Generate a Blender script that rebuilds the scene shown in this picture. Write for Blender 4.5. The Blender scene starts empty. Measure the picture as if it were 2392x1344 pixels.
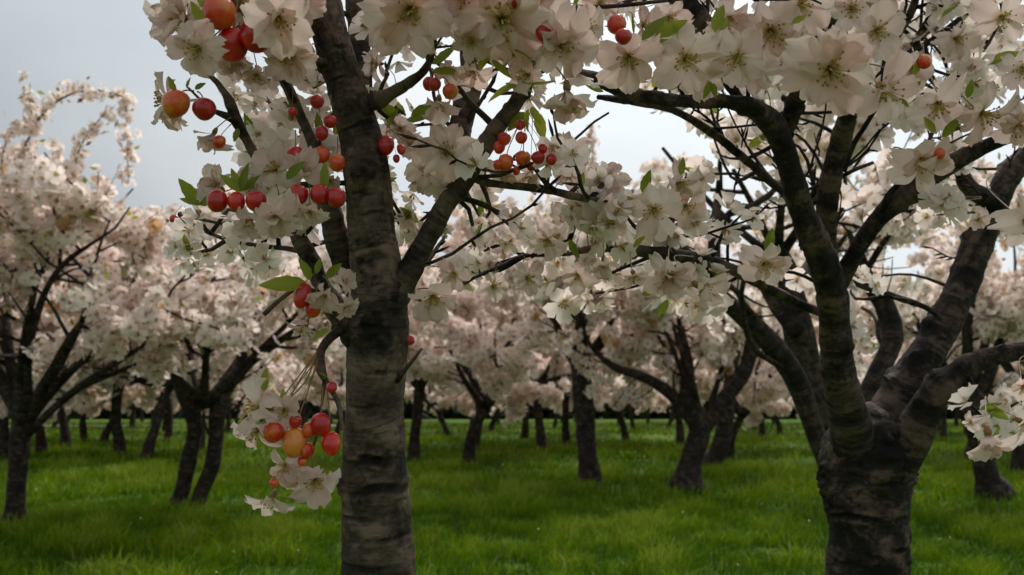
import bpy, math, random
import numpy as np
from mathutils import Vector, Matrix

# ------------------------------------------------------------------ camera
SC = bpy.context.scene
COL = SC.collection
F = 2071.0                      # focal length in pixels of the 2392 px wide photograph
HORIZON = 940.0
PITCH = math.atan((HORIZON - 672.0) / F)
CAM = np.array([0.0, 0.0, 1.1])
cam_data = bpy.data.cameras.new('camera')
cam = bpy.data.objects.new('camera', cam_data)
COL.objects.link(cam)
cam.location = CAM
cam.rotation_euler = (math.pi / 2 + PITCH, 0, 0)
cam_data.sensor_width = 36.0
cam_data.lens = 36.0 * F / 2392.0
cam_data.clip_start = 0.05
cam_data.clip_end = 2000
cam_data.dof.use_dof = True
cam_data.dof.focus_distance = 1.08
cam_data.dof.aperture_fstop = 8.0
SC.camera = cam

# ------------------------------------------------------------------ sky and sun
SUN_EL, SUN_AZ = math.radians(52), math.radians(28)     # azimuth from +Y towards +X
sun_dir = Vector((math.sin(SUN_AZ) * math.cos(SUN_EL), math.cos(SUN_AZ) * math.cos(SUN_EL), math.sin(SUN_EL)))
world = bpy.data.worlds.new('World')
SC.world = world
world.use_nodes = True
wn, wl = world.node_tree.nodes, world.node_tree.links
wn.clear()
w_out = wn.new('ShaderNodeOutputWorld')
w_bg = wn.new('ShaderNodeBackground')
w_bg.inputs['Strength'].default_value = 0.1
w_sky = wn.new('ShaderNodeTexSky')
w_sky.sky_type = 'NISHITA'
w_sky.sun_disc = False
w_sky.sun_elevation = SUN_EL
w_sky.sun_rotation = SUN_AZ
w_tc = wn.new('ShaderNodeTexCoord')
w_map = wn.new('ShaderNodeMapping')
w_map.inputs['Scale'].default_value = (1.0, 1.0, 1.9)
w_noise = wn.new('ShaderNodeTexNoise')
w_noise.inputs['Scale'].default_value = 2.3
w_noise.inputs['Detail'].default_value = 5
w_noise.inputs['Roughness'].default_value = 0.5
w_ramp = wn.new('ShaderNodeValToRGB')
w_ramp.color_ramp.elements[0].position = 0.32
w_ramp.color_ramp.elements[0].color = (0.58, 0.64, 0.685, 1)
w_ramp.color_ramp.elements[1].position = 0.68
w_ramp.color_ramp.elements[1].color = (0.80, 0.83, 0.83, 1)
w_dot = wn.new('ShaderNodeVectorMath'); w_dot.operation = 'DOT_PRODUCT'
w_dot.inputs[1].default_value = sun_dir
w_rng = wn.new('ShaderNodeMapRange')
w_rng.inputs['From Min'].default_value = 0.5
w_rng.inputs['From Max'].default_value = 1.0
w_rng.inputs['To Min'].default_value = 5.5
w_rng.inputs['To Max'].default_value = 14.0
w_scale = wn.new('ShaderNodeVectorMath'); w_scale.operation = 'SCALE'
w_mix = wn.new('ShaderNodeMix'); w_mix.data_type = 'RGBA'
w_mix.inputs[0].default_value = 0.94
wl.new(w_tc.outputs['Generated'], w_map.inputs['Vector'])
wl.new(w_map.outputs['Vector'], w_noise.inputs['Vector'])
wl.new(w_noise.outputs['Fac'], w_ramp.inputs['Fac'])
wl.new(w_tc.outputs['Generated'], w_dot.inputs[0])
wl.new(w_dot.outputs['Value'], w_rng.inputs['Value'])
wl.new(w_ramp.outputs['Color'], w_scale.inputs[0])
wl.new(w_rng.outputs['Result'], w_scale.inputs['Scale'])
wl.new(w_sky.outputs['Color'], w_mix.inputs[6])
wl.new(w_scale.outputs['Vector'], w_mix.inputs[7])
wl.new(w_mix.outputs[2], w_bg.inputs['Color'])
wl.new(w_bg.outputs['Background'], w_out.inputs['Surface'])

sun_data = bpy.data.lights.new('sun', 'SUN')
sun_data.energy = 2.6
sun_data.angle = math.radians(18)
sun_data.color = (1.0, 0.93, 0.86)
sun = bpy.data.objects.new('sun', sun_data)
COL.objects.link(sun)
sun.location = (0, 0, 30)
sun.rotation_euler = sun_dir.to_track_quat('Z', 'Y').to_euler()

SC.view_settings.view_transform = 'Standard'
SC.view_settings.look = 'None'
SC.view_settings.exposure = 0.32
SC.view_settings.gamma = 1.0
SC.view_settings.use_curve_mapping = False
SC.render.engine = 'CYCLES'
SC.cycles.max_bounces = 9
SC.cycles.diffuse_bounces = 7
SC.cycles.transmission_bounces = 7
SC.cycles.glossy_bounces = 2
SC.cycles.use_denoising = True

# ------------------------------------------------------------------ places
RIGHT = np.array([1.0, 0, 0])
FWD = np.array([0, math.cos(PITCH), math.sin(PITCH)])
UP = np.array([0, -math.sin(PITCH), math.cos(PITCH)])


def P(px, py, d):
    """Point of the place seen at a pixel of the photograph, d metres away."""
    return CAM + d * (FWD + (px - 1196.0) / F * RIGHT + (672.0 - py) / F * UP)


def proj(p):
    """(n,3) points to pixel x, pixel y and depth."""
    q = np.atleast_2d(p) - CAM
    d = q @ FWD
    ds = np.where(np.abs(d) < 1e-3, 1e-3, d)
    return 1196.0 + F * (q @ RIGHT) / ds, 672.0 - F * (q @ UP) / ds, d


def ground_h(x, y):
    return 0.05 * np.sin(0.55 * x + 0.3) * np.sin(0.43 * y + 1.1) + 0.03 * np.sin(1.3 * x + 0.7 * y) + 0.02 * np.sin(2.1 * y - 0.9 * x + 2)


def ground_d(px, py):
    """Depth at which the ground is seen at a pixel."""
    v = FWD + (px - 1196.0) / F * RIGHT + (672.0 - py) / F * UP
    return -CAM[2] / v[2]


def unit(v):
    v = np.asarray(v, float)
    return v / (np.linalg.norm(v, axis=-1, keepdims=True) + 1e-12)


def vnoise(p, seed=0):
    p = np.asarray(p, float)
    i = np.floor(p).astype(np.int64)
    f = p - i
    f = f * f * (3 - 2 * f)
    out = np.zeros(len(p))
    for a in (0, 1):
        for b in (0, 1):
            for c in (0, 1):
                h = (i[:, 0] + a) * 374761393 + (i[:, 1] + b) * 668265263 + (i[:, 2] + c) * 2147483647 + seed * 974634777
                h = (h ^ (h >> 13)) * 1274126177
                h = (h ^ (h >> 16)) & 0xFFFF
                w = (f[:, 0] if a else 1 - f[:, 0]) * (f[:, 1] if b else 1 - f[:, 1]) * (f[:, 2] if c else 1 - f[:, 2])
                out += w * (h / 65535.0)
    return out * 2 - 1


def fbm(p, oct=4, seed=0):
    s, a, t = 0, 1.0, 0
    p = np.asarray(p, float)
    for k in range(oct):
        s = s + a * vnoise(p, seed + k * 17)
        t += a
        a *= 0.5
        p = p * 2.03
    return s / t


# ------------------------------------------------------------------ mesh helpers
def mesh_from(name, verts, faces, mats, attrs=None, smooth=True, mat_idx=None):
    """faces: list of (n,k) int arrays; attrs: {name: (type, array)} on points."""
    me = bpy.data.meshes.new(name)
    verts = np.asarray(verts, np.float32)
    me.vertices.add(len(verts))
    me.vertices.foreach_set('co', verts.ravel())
    faces = [np.asarray(f, np.int32) for f in faces if len(f)]
    loops = np.concatenate([f.ravel() for f in faces])
    sizes = np.concatenate([np.full(len(f), f.shape[1], np.int32) for f in faces])
    starts = np.concatenate([[0], np.cumsum(sizes)[:-1]]).astype(np.int32)
    me.loops.add(len(loops))
    me.loops.foreach_set('vertex_index', loops)
    me.polygons.add(len(sizes))
    me.polygons.foreach_set('loop_start', starts)
    if mat_idx is not None:
        me.polygons.foreach_set('material_index', np.asarray(mat_idx, np.int32))
    for an, (ty, arr) in (attrs or {}).items():
        a = me.attributes.new(an, ty, 'POINT')
        a.data.foreach_set('vector' if ty == 'FLOAT_VECTOR' else 'value', np.asarray(arr, np.float32).ravel())
    for m in (mats if isinstance(mats, (list, tuple)) else [mats]):
        me.materials.append(m)
    me.update(calc_edges=True)
    me.polygons.foreach_set('use_smooth', np.full(len(sizes), smooth, bool))
    me.validate()
    return me


def obj(name, me, parent=None, kind=None, loc=None, mat=None):
    o = bpy.data.objects.new(name, me)
    COL.objects.link(o)
    if parent is not None:
        o.parent = parent
    if mat is not None:
        o.matrix_basis = mat
    elif loc is not None:
        o.location = loc
    if kind:
        o['kind'] = kind
    return o


def tag(o, label, cat, group=None):
    o['label'] = label
    o['category'] = cat
    if group:
        o['group'] = group
    return o


def resample(pts, rad, step):
    """Catmull-Rom through the points, about one ring per step metres."""
    pts = np.asarray(pts, float)
    rad = np.asarray(rad, float)
    n = len(pts)
    if n == 2:
        seg = np.linalg.norm(pts[1] - pts[0])
        k = max(2, int(seg / step) + 1)
        t = np.linspace(0, 1, k)[:, None]
        return pts[0] * (1 - t) + pts[1] * t, rad[0] * (1 - t[:, 0]) + rad[1] * t[:, 0]
    h = np.linalg.norm(np.diff(pts, axis=0), axis=1) + 1e-9
    sl = np.diff(pts, axis=0) / h[:, None]
    m = np.vstack([sl[:1], (sl[1:] * h[:-1, None] + sl[:-1] * h[1:, None]) / (h[1:] + h[:-1])[:, None], sl[-1:]])
    op, orr = [], []
    for i in range(n - 1):
        k = max(1, int(h[i] / step))
        t = (np.arange(k) / k)[:, None]
        op.append((2 * t ** 3 - 3 * t ** 2 + 1) * pts[i] + (t ** 3 - 2 * t ** 2 + t) * h[i] * m[i] + (3 * t ** 2 - 2 * t ** 3) * pts[i + 1] + (t ** 3 - t ** 2) * h[i] * m[i + 1])
        tt = t[:, 0] * t[:, 0] * (3 - 2 * t[:, 0])
        orr.append(rad[i] * (1 - tt) + rad[i + 1] * tt)
    op.append(pts[-1:])
    orr.append(rad[-1:])
    return np.vstack(op), np.concatenate(orr)


def tube(pts, rad, seg=10, step=0.03, rough=0.0, seed=0, knots=(), flare=0.0, fine=1.0, relief=0.0, scars=()):
    """Bark tube: verts, quads, caps, bark coordinate."""
    c, r = resample(pts, rad, step)
    n = len(c)
    tan = unit(np.gradient(c, axis=0))
    L = np.concatenate([[0], np.cumsum(np.linalg.norm(np.diff(c, axis=0), axis=1))])
    nx = np.zeros((n, 3))
    a = np.array([1.0, 0, 0]) if abs(tan[0][0]) < 0.8 else np.array([0, 1.0, 0])
    v = unit(a - tan[0] * (a @ tan[0]))
    for i in range(n):
        v = unit(v - tan[i] * (v @ tan[i]))
        nx[i] = v
    ny = np.cross(tan, nx)
    if flare:
        r = r * (1 + flare * np.exp(-L / (3.0 * r[0])))
    ang = np.arange(seg) / seg * 2 * np.pi
    ca, sa = np.cos(ang), np.sin(ang)
    dirs = nx[:, None, :] * ca[None, :, None] + ny[:, None, :] * sa[None, :, None]
    rm = float(np.mean(r))
    bk = np.stack([np.broadcast_to(ca * rm, (n, seg)), np.broadcast_to(sa * rm, (n, seg)), np.broadcast_to(L[:, None], (n, seg))], -1)
    R = np.broadcast_to(r[:, None], (n, seg)).copy()
    if rough > 0:
        q = bk.reshape(-1, 3)
        s = 1.0 / max(rm, 1e-4)
        big = fbm(q * np.array([0.9, 0.9, 0.55]) * s + seed * 3.1, 3, seed).reshape(n, seg)
        band = fbm(q * np.array([0.7, 0.7, 5.0]) * s * fine + seed, 3, seed + 5).reshape(n, seg)
        grit = fbm(q * np.array([5, 5, 8.0]) * s * fine, 3, seed + 9).reshape(n, seg)
        ridge = np.clip(band - 0.22, 0, 1)
        R = R * (1 + rough * (1.0 * big + 0.9 * ridge + 0.35 * grit))
    rel = np.zeros((n, seg))
    if relief > 0:
        q = bk.reshape(-1, 3)
        warp = 0.010 * np.stack([fbm(q * 22, 2, 31), fbm(q * 22 + 5, 2, 32), fbm(q * 22 + 9, 2, 33)], -1)
        w_ = q + warp
        b1 = fbm(w_ * np.array([9, 9, 46]), 4, seed + 41)
        b2 = fbm(w_ * np.array([20, 20, 24]), 5, seed + 47)
        ck = np.abs(fbm(w_ * np.array([11, 11, 34]) + 3.3, 3, seed + 53))
        ln = vnoise(w_ * np.array([38, 38, 260]), seed + 59)
        pt = vnoise(w_ * np.array([150, 150, 150]), seed + 61)
        st = lambda a, b, x: np.clip((x - a) / (b - a), 0, 1)
        plate = st(0.02, 0.09, b1) - st(-0.02, -0.12, b1) * 0.5
        flake = st(0.05, 0.10, b2) - 0.6 * st(0.05, 0.25, -b2)
        crack = (1 - st(0.0, 0.035, ck)) * st(-0.15, 0.1, b2)
        lent = st(0.45, 0.6, ln)
        rel = (0.45 * plate + 0.55 * flake - 1.1 * crack + 0.45 * lent + 0.22 * pt).reshape(n, seg)
        R = R + relief * rel
    for (kv, ka, kh, kw) in knots:
        da = (ang[None, :] - ka + np.pi) % (2 * np.pi) - np.pi
        dd = np.sqrt(((L[:, None] - kv) / kw) ** 2 + (da * r[:, None] / kw) ** 2)
        R = R + kh * (np.exp(-dd ** 2) * (1 + 0.6 * np.cos(dd * 8.0)))
        rel = rel - 1.3 * np.exp(-(dd / 0.9) ** 2) * (0.7 + 0.5 * np.cos(dd * 8.0)) * (1 if relief else 0)
    for (sv, sa_, hh, hw, dp) in scars:
        da = ((ang[None, :] - sa_ + np.pi) % (2 * np.pi) - np.pi) / hw
        wig = 0.35 * np.sin(da * 3.1 + sv * 40)
        dz = (L[:, None] - sv) / hh + wig + 0.5 * da ** 2
        lens = np.exp(-(dz ** 2 + da ** 2) ** 2)
        lip = np.exp(-((dz - 1.35) ** 2 / 0.12 + da ** 2)) + 0.7 * np.exp(-((dz + 1.35) ** 2 / 0.12 + da ** 2))
        R = R - dp * lens + dp * 0.9 * lip
        rel = rel - 1.5 * lens + 0.7 * lip
    vs = (c[:, None, :] + dirs * R[:, :, None]).reshape(-1, 3)
    i = np.arange(n - 1)[:, None] * seg
    j = np.arange(seg)[None, :]
    j2 = (j + 1) % seg
    q = np.stack([i + j, i + j2, i + seg + j2, i + seg + j], -1).reshape(-1, 4)
    m = len(vs)
    vs = np.vstack([vs, c[0] - tan[0] * r[0] * 0.3, c[-1] + tan[-1] * r[-1] * 0.5])
    t0 = np.stack([np.full(seg, m), (np.arange(seg) + 1) % seg, np.arange(seg)], -1)
    e = (n - 1) * seg
    t1 = np.stack([np.full(seg, m + 1), e + np.arange(seg), e + (np.arange(seg) + 1) % seg], -1)
    bkv = np.vstack([bk.reshape(-1, 3), [0, 0, 0], [0, 0, L[-1]]])
    return vs, q, np.vstack([t0, t1]), np.hstack([bkv, np.concatenate([rel.ravel(), [0, 0]])[:, None]])


class MB:
    """Collects tubes into one mesh."""
    def __init__(self):
        self.v, self.q, self.t, self.b, self.n = [], [], [], [], 0

    def add(self, pts, rad, **kw):
        v, q, t, b = tube(pts, rad, **kw)
        self.v.append(v); self.q.append(q + self.n); self.t.append(t + self.n); self.b.append(b)
        self.n += len(v)

    def mesh(self, name, mat, origin=(0, 0, 0)):
        v = np.vstack(self.v) - np.asarray(origin)
        return mesh_from(name, v, [np.vstack(self.q), np.vstack(self.t)], mat, {'bk': ('FLOAT_VECTOR', np.vstack(self.b)[:, :3]), 'rel': ('FLOAT', np.vstack(self.b)[:, 3])})


# ------------------------------------------------------------------ materials
def nmat(name):
    m = bpy.data.materials.new(name)
    m.use_nodes = True
    n, l = m.node_tree.nodes, m.node_tree.links
    n.clear()
    return m, n, l


def node(n, ty, **kw):
    x = n.new(ty)
    for k, v in kw.items():
        if k.startswith('i_'):
            x.inputs[k[2:].replace('_', ' ')].default_value = v
        else:
            setattr(x, k, v)
    return x


def ramp(n, stops):
    r = n.new('ShaderNodeValToRGB')
    e = r.color_ramp.elements
    while len(e) > 1:
        e.remove(e[-1])
    e[0].position, e[0].color = stops[0][0], stops[0][1]
    for p, c in stops[1:]:
        x = e.new(p)
        x.color = c
    return r


def bark_material(name, dark, mid, light, moss, soft=1.0):
    m, n, l = nmat(name)
    out = node(n, 'ShaderNodeOutputMaterial')
    b = node(n, 'ShaderNodeBsdfPrincipled', i_Roughness=0.82)
    b.inputs['Specular IOR Level'].default_value = 0.3
    at = node(n, 'ShaderNodeAttribute', attribute_name='bk')
    def noise(scale, detail, rough, dist, loc=(0, 0, 0)):
        mp = node(n, 'ShaderNodeMapping'); mp.inputs['Scale'].default_value = scale; mp.inputs['Location'].default_value = loc
        l.new(at.outputs['Vector'], mp.inputs['Vector'])
        x = node(n, 'ShaderNodeTexNoise', i_Scale=1.0, i_Detail=detail, i_Roughness=rough, i_Distortion=dist)
        l.new(mp.outputs[0], x.inputs['Vector'])
        return x.outputs['Fac']

    def math2(op, a, bb):
        x = node(n, 'ShaderNodeMath', operation=op)
        for k, q in enumerate((a, bb)):
            if isinstance(q, (int, float)):
                x.inputs[k].default_value = q
            else:
                l.new(q, x.inputs[k])
        return x.outputs[0]
    blotch = noise((17, 17, 15), 7.0, 0.66, 1.2)
    broad = noise((7, 7, 16), 3.0, 0.5, 0.8, (4, 1, 7))
    band = noise((10, 10, 62), 5.0, 0.62, 1.6, (1, 9, 3))
    grit = noise((95, 95, 170), 4.0, 0.7, 0.3)
    line = math2('ABSOLUTE', math2('SUBTRACT', noise((6, 6, 30), 2.0, 0.5, 0.7, (8, 2, 5)), 0.5), 0.0)
    crack = node(n, 'ShaderNodeMapRange'); crack.inputs['From Min'].default_value = 0.0; crack.inputs['From Max'].default_value = 0.014
    l.new(line, crack.inputs['Value'])
    tot = math2('ADD', math2('ADD', math2('MULTIPLY', blotch, 0.40), math2('MULTIPLY', broad, 0.26)), math2('ADD', math2('MULTIPLY', band, 0.20), math2('MULTIPLY', grit, 0.20)))
    msk = node(n, 'ShaderNodeMapRange'); msk.inputs['From Min'].default_value = 0.5; msk.inputs['From Max'].default_value = 0.6
    l.new(noise((12, 12, 20), 2.0, 0.5, 0.3, (2, 7, 7)), msk.inputs['Value'])
    cr_ = math2('MULTIPLY', math2('MULTIPLY', math2('SUBTRACT', 1.0, crack.outputs['Result']), msk.outputs['Result']), 0.10)
    tot = math2('SUBTRACT', tot, cr_)
    ra = node(n, 'ShaderNodeAttribute', attribute_name='rel')
    tot = math2('ADD', tot, math2('MULTIPLY', ra.outputs['Fac'], 0.075))
    r = ramp(n, [(0.53 - 0.078 * soft, (*dark, 1)), (0.53, (*mid, 1)), (0.53 + 0.11 * soft, (*light, 1))])
    l.new(tot, r.inputs['Fac'])
    # moss and lichen
    mpm = node(n, 'ShaderNodeMapping'); mpm.inputs['Scale'].default_value = (16, 16, 9); mpm.inputs['Location'].default_value = (3, 5, 1)
    l.new(at.outputs['Vector'], mpm.inputs['Vector'])
    nm = node(n, 'ShaderNodeTexNoise', i_Scale=1.0, i_Detail=7.0, i_Roughness=0.7)
    l.new(mpm.outputs[0], nm.inputs['Vector'])
    rm = ramp(n, [(0.56, (0, 0, 0, 1)), (0.72, (moss, moss, moss, 1))])
    l.new(nm.outputs['Fac'], rm.inputs['Fac'])
    mx = node(n, 'ShaderNodeMix', data_type='RGBA')
    l.new(rm.outputs['Color'], mx.inputs[0]); l.new(r.outputs['Color'], mx.inputs[6])
    mx.inputs[7].default_value = (0.085, 0.085, 0.028, 1)
    l.new(mx.outputs[2], b.inputs['Base Color'])
    bp = node(n, 'ShaderNodeBump', i_Strength=0.8, i_Distance=0.008)
    l.new(tot, bp.inputs['Height'])
    l.new(bp.outputs['Normal'], b.inputs['Normal'])
    l.new(b.outputs[0], out.inputs['Surface'])
    return m


BARK_A = bark_material('cherry_bark', (0.008, 0.006, 0.005), (0.058, 0.040, 0.030), (0.20, 0.140, 0.103), 0.35, 1.25)
BARK_B = bark_material('dark_cherry_bark', (0.005, 0.004, 0.0036), (0.025, 0.018, 0.015), (0.13, 0.088, 0.066), 0.12)


def flower_material(name, use_object_random):
    """Petal: pale, faintly pink, green-yellow towards the heart."""
    m, n, l = nmat(name)
    out = node(n, 'ShaderNodeOutputMaterial')
    rad = node(n, 'ShaderNodeAttribute', attribute_name='rad')
    if use_object_random:
        oi = node(n, 'ShaderNodeObjectInfo'); tint = oi.outputs['Random']
    else:
        ta = node(n, 'ShaderNodeAttribute', attribute_name='tint'); tint = ta.outputs['Fac']
    if use_object_random:
        pc = ramp(n, [(0.0, (0.95, 0.805, 0.72, 1)), (0.6, (0.94, 0.76, 0.68, 1)), (1.0, (0.92, 0.69, 0.62, 1))])
    else:
        pc = ramp(n, [(0.0, (0.95, 0.862, 0.80, 1)), (0.5, (0.94, 0.832, 0.775, 1)), (0.9, (0.92, 0.78, 0.73, 1)), (1.0, (0.66, 0.40, 0.20, 1))])
    l.new(tint, pc.inputs['Fac'])
    rr = ramp(n, [(0.04, (1, 1, 1, 1)), (0.34 if use_object_random else 0.4, (0, 0, 0, 1))])
    l.new(rad.outputs['Fac'], rr.inputs['Fac'])
    mx = node(n, 'ShaderNodeMix', data_type='RGBA')
    l.new(rr.outputs['Color'], mx.inputs[0]); l.new(pc.outputs['Color'], mx.inputs[6])
    mx.inputs[7].default_value = (0.55, 0.42, 0.13, 1) if use_object_random else (0.50, 0.37, 0.15, 1)
    col = mx.outputs[2]
    b = node(n, 'ShaderNodeBsdfPrincipled', i_Roughness=0.55)
    b.inputs['Specular IOR Level'].default_value = 0.25
    t = node(n, 'ShaderNodeBsdfTranslucent')
    if use_object_random:
        at = node(n, 'ShaderNodeAttribute', attribute_name='pco')
        mp = node(n, 'ShaderNodeMapping'); mp.inputs['Scale'].default_value = (3.0, 26.0, 1)
        l.new(at.outputs['Vector'], mp.inputs['Vector'])
        ns = node(n, 'ShaderNodeTexNoise', i_Scale=1.0, i_Detail=3.0)
        l.new(mp.outputs[0], ns.inputs['Vector'])
        bp = node(n, 'ShaderNodeBump', i_Strength=0.5, i_Distance=0.003)
        l.new(ns.outputs['Fac'], bp.inputs['Height'])
        l.new(bp.outputs['Normal'], b.inputs['Normal'])
        v = node(n, 'ShaderNodeMapRange'); v.inputs['From Min'].default_value = 0.3; v.inputs['From Max'].default_value = 0.7
        v.inputs['To Min'].default_value = 0.88; v.inputs['To Max'].default_value = 1.0
        l.new(ns.outputs['Fac'], v.inputs['Value'])
        sc = node(n, 'ShaderNodeVectorMath', operation='SCALE')
        l.new(col, sc.inputs[0]); l.new(v.outputs['Result'], sc.inputs['Scale'])
        col = sc.outputs[0]
    l.new(col, b.inputs['Base Color']); l.new(col, t.inputs['Color'])
    ms = node(n, 'ShaderNodeMixShader'); ms.inputs[0].default_value = 0.56
    l.new(b.outputs[0], ms.inputs[1]); l.new(t.outputs[0], ms.inputs[2])
    l.new(ms.outputs[0], out.inputs['Surface'])
    return m


PETAL = flower_material('petal', True)
BLOOM = flower_material('crown_blossom', False)


def leaf_material(name, c1, c2, trans=0.45):
    m, n, l = nmat(name)
    out = node(n, 'ShaderNodeOutputMaterial')
    oi = node(n, 'ShaderNodeObjectInfo')
    gm = node(n, 'ShaderNodeNewGeometry')
    ns = node(n, 'ShaderNodeTexNoise', i_Scale=30.0, i_Detail=3.0)
    l.new(gm.outputs['Position'], ns.inputs['Vector'])
    ad = node(n, 'ShaderNodeMath', operation='MULTIPLY_ADD'); ad.inputs[1].default_value = 0.6
    l.new(oi.outputs['Random'], ad.inputs[0])
    h = node(n, 'ShaderNodeMath', operation='MULTIPLY'); h.inputs[1].default_value = 0.4
    l.new(ns.outputs['Fac'], h.inputs[0]); l.new(h.outputs[0], ad.inputs[2])
    r = ramp(n, [(0.15, (*c1, 1)), (0.85, (*c2, 1))])
    l.new(ad.outputs[0], r.inputs['Fac'])
    b = node(n, 'ShaderNodeBsdfPrincipled', i_Roughness=0.45)
    b.inputs['Specular IOR Level'].default_value = 0.35
    t = node(n, 'ShaderNodeBsdfTranslucent')
    l.new(r.outputs['Color'], b.inputs['Base Color']); l.new(r.outputs['Color'], t.inputs['Color'])
    ms = node(n, 'ShaderNodeMixShader'); ms.inputs[0].default_value = trans
    l.new(b.outputs[0], ms.inputs[1]); l.new(t.outputs[0], ms.inputs[2])
    l.new(ms.outputs[0], out.inputs['Surface'])
    return m


LEAF = leaf_material('young_leaf', (0.16, 0.23, 0.018), (0.38, 0.40, 0.045))
AMBER = leaf_material('amber_leaf', (0.16, 0.09, 0.012), (0.26, 0.10, 0.03))


def plain(name, c1, c2, rough=0.6, scale=40.0, sheen=None):
    m, n, l = nmat(name)
    out = node(n, 'ShaderNodeOutputMaterial')
    gm = node(n, 'ShaderNodeNewGeometry')
    ns = node(n, 'ShaderNodeTexNoise', i_Scale=scale, i_Detail=3.0)
    l.new(gm.outputs['Position'], ns.inputs['Vector'])
    r = ramp(n, [(0.35, (*c1, 1)), (0.65, (*c2, 1))])
    l.new(ns.outputs['Fac'], r.inputs['Fac'])
    b = node(n, 'ShaderNodeBsdfPrincipled', i_Roughness=rough)
    l.new(r.outputs['Color'], b.inputs['Base Color'])
    l.new(b.outputs[0], out.inputs['Surface'])
    return m


STALK = plain('fruit_stalk', (0.22, 0.13, 0.025), (0.30, 0.12, 0.04), 0.5)
CALYX = plain('calyx', (0.17, 0.15, 0.03), (0.30, 0.11, 0.04), 0.55)
STAMEN = plain('stamen', (0.62, 0.50, 0.16), (0.74, 0.64, 0.32), 0.6, 300)
ANTHER = plain('anther', (0.30, 0.16, 0.02), (0.55, 0.36, 0.05), 0.7, 300)


def cherry_material():
    m, n, l = nmat('cherry_skin')
    out = node(n, 'ShaderNodeOutputMaterial')
    oi = node(n, 'ShaderNodeObjectInfo')
    tc = node(n, 'ShaderNodeTexCoord')
    av = node(n, 'ShaderNodeVectorMath', operation='ADD')
    l.new(tc.outputs['Object'], av.inputs[0])
    sc = node(n, 'ShaderNodeVectorMath', operation='SCALE'); sc.inputs['Scale'].default_value = 9.0
    rv = node(n, 'ShaderNodeCombineXYZ')
    for k in range(3):
        l.new(oi.outputs['Random'], rv.inputs[k])
    l.new(rv.outputs[0], sc.inputs[0]); l.new(sc.outputs[0], av.inputs[1])
    ns = node(n, 'ShaderNodeTexNoise', i_Scale=0.75, i_Detail=3.0, i_Roughness=0.5)
    l.new(av.outputs[0], ns.inputs['Vector'])
    sp = node(n, 'ShaderNodeSeparateColor')
    l.new(oi.outputs['Color'], sp.inputs[0])
    a = node(n, 'ShaderNodeMath', operation='MULTIPLY_ADD'); a.inputs[1].default_value = 1.7
    l.new(ns.outputs['Fac'], a.inputs[0])
    s = node(n, 'ShaderNodeMath', operation='SUBTRACT'); s.inputs[1].default_value = 0.85
    l.new(sp.outputs[0], s.inputs[0]); l.new(s.outputs[0], a.inputs[2])
    r = ramp(n, [(0.0, (0.46, 0.006, 0.008, 1)), (0.35, (0.68, 0.022, 0.012, 1)), (0.65, (0.75, 0.11, 0.018, 1)), (1.0, (0.78, 0.28, 0.045, 1))])
    l.new(a.outputs[0], r.inputs['Fac'])
    n2 = node(n, 'ShaderNodeTexNoise', i_Scale=18.0, i_Detail=2.0)
    l.new(av.outputs[0], n2.inputs['Vector'])
    v = node(n, 'ShaderNodeMapRange'); v.inputs['From Min'].default_value = 0.3; v.inputs['From Max'].default_value = 0.75
    v.inputs['To Min'].default_value = 0.86; v.inputs['To Max'].default_value = 1.06
    l.new(n2.outputs['Fac'], v.inputs['Value'])
    sv = node(n, 'ShaderNodeVectorMath', operation='SCALE')
    l.new(r.outputs['Color'], sv.inputs[0]); l.new(v.outputs['Result'], sv.inputs['Scale'])
    b = node(n, 'ShaderNodeBsdfPrincipled', i_Roughness=0.3)
    b.inputs['Specular IOR Level'].default_value = 0.45
    b.inputs['Subsurface Weight'].default_value = 0.08
    b.inputs['Subsurface Radius'].default_value = (1.0, 0.25, 0.1)
    b.inputs['Subsurface Scale'].default_value = 0.004
    b.inputs['Coat Weight'].default_value = 0.45
    b.inputs['Coat Roughness'].default_value = 0.12
    l.new(sv.outputs[0], b.inputs['Base Color'])
    l.new(b.outputs[0], out.inputs['Surface'])
    return m


CHERRY = cherry_material()


def grass_material():
    m, n, l = nmat('grass_blade')
    out = node(n, 'ShaderNodeOutputMaterial')
    ta = node(n, 'ShaderNodeAttribute', attribute_name='tint')
    r = ramp(n, [(0.0, (0.016, 0.058, 0.002, 1)), (0.4, (0.075, 0.165, 0.002, 1)), (0.9, (0.20, 0.29, 0.004, 1)), (1.0, (0.34, 0.34, 0.11, 1))])
    l.new(ta.outputs['Fac'], r.inputs['Fac'])
    b = node(n, 'ShaderNodeBsdfPrincipled', i_Roughness=0.55)
    b.inputs['Specular IOR Level'].default_value = 0.12
    t = node(n, 'ShaderNodeBsdfTranslucent')
    l.new(r.outputs['Color'], b.inputs['Base Color']); l.new(r.outputs['Color'], t.inputs['Color'])
    ms = node(n, 'ShaderNodeMixShader'); ms.inputs[0].default_value = 0.38
    l.new(b.outputs[0], ms.inputs[1]); l.new(t.outputs[0], ms.inputs[2])
    l.new(ms.outputs[0], out.inputs['Surface'])
    return m


GRASS = grass_material()


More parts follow.
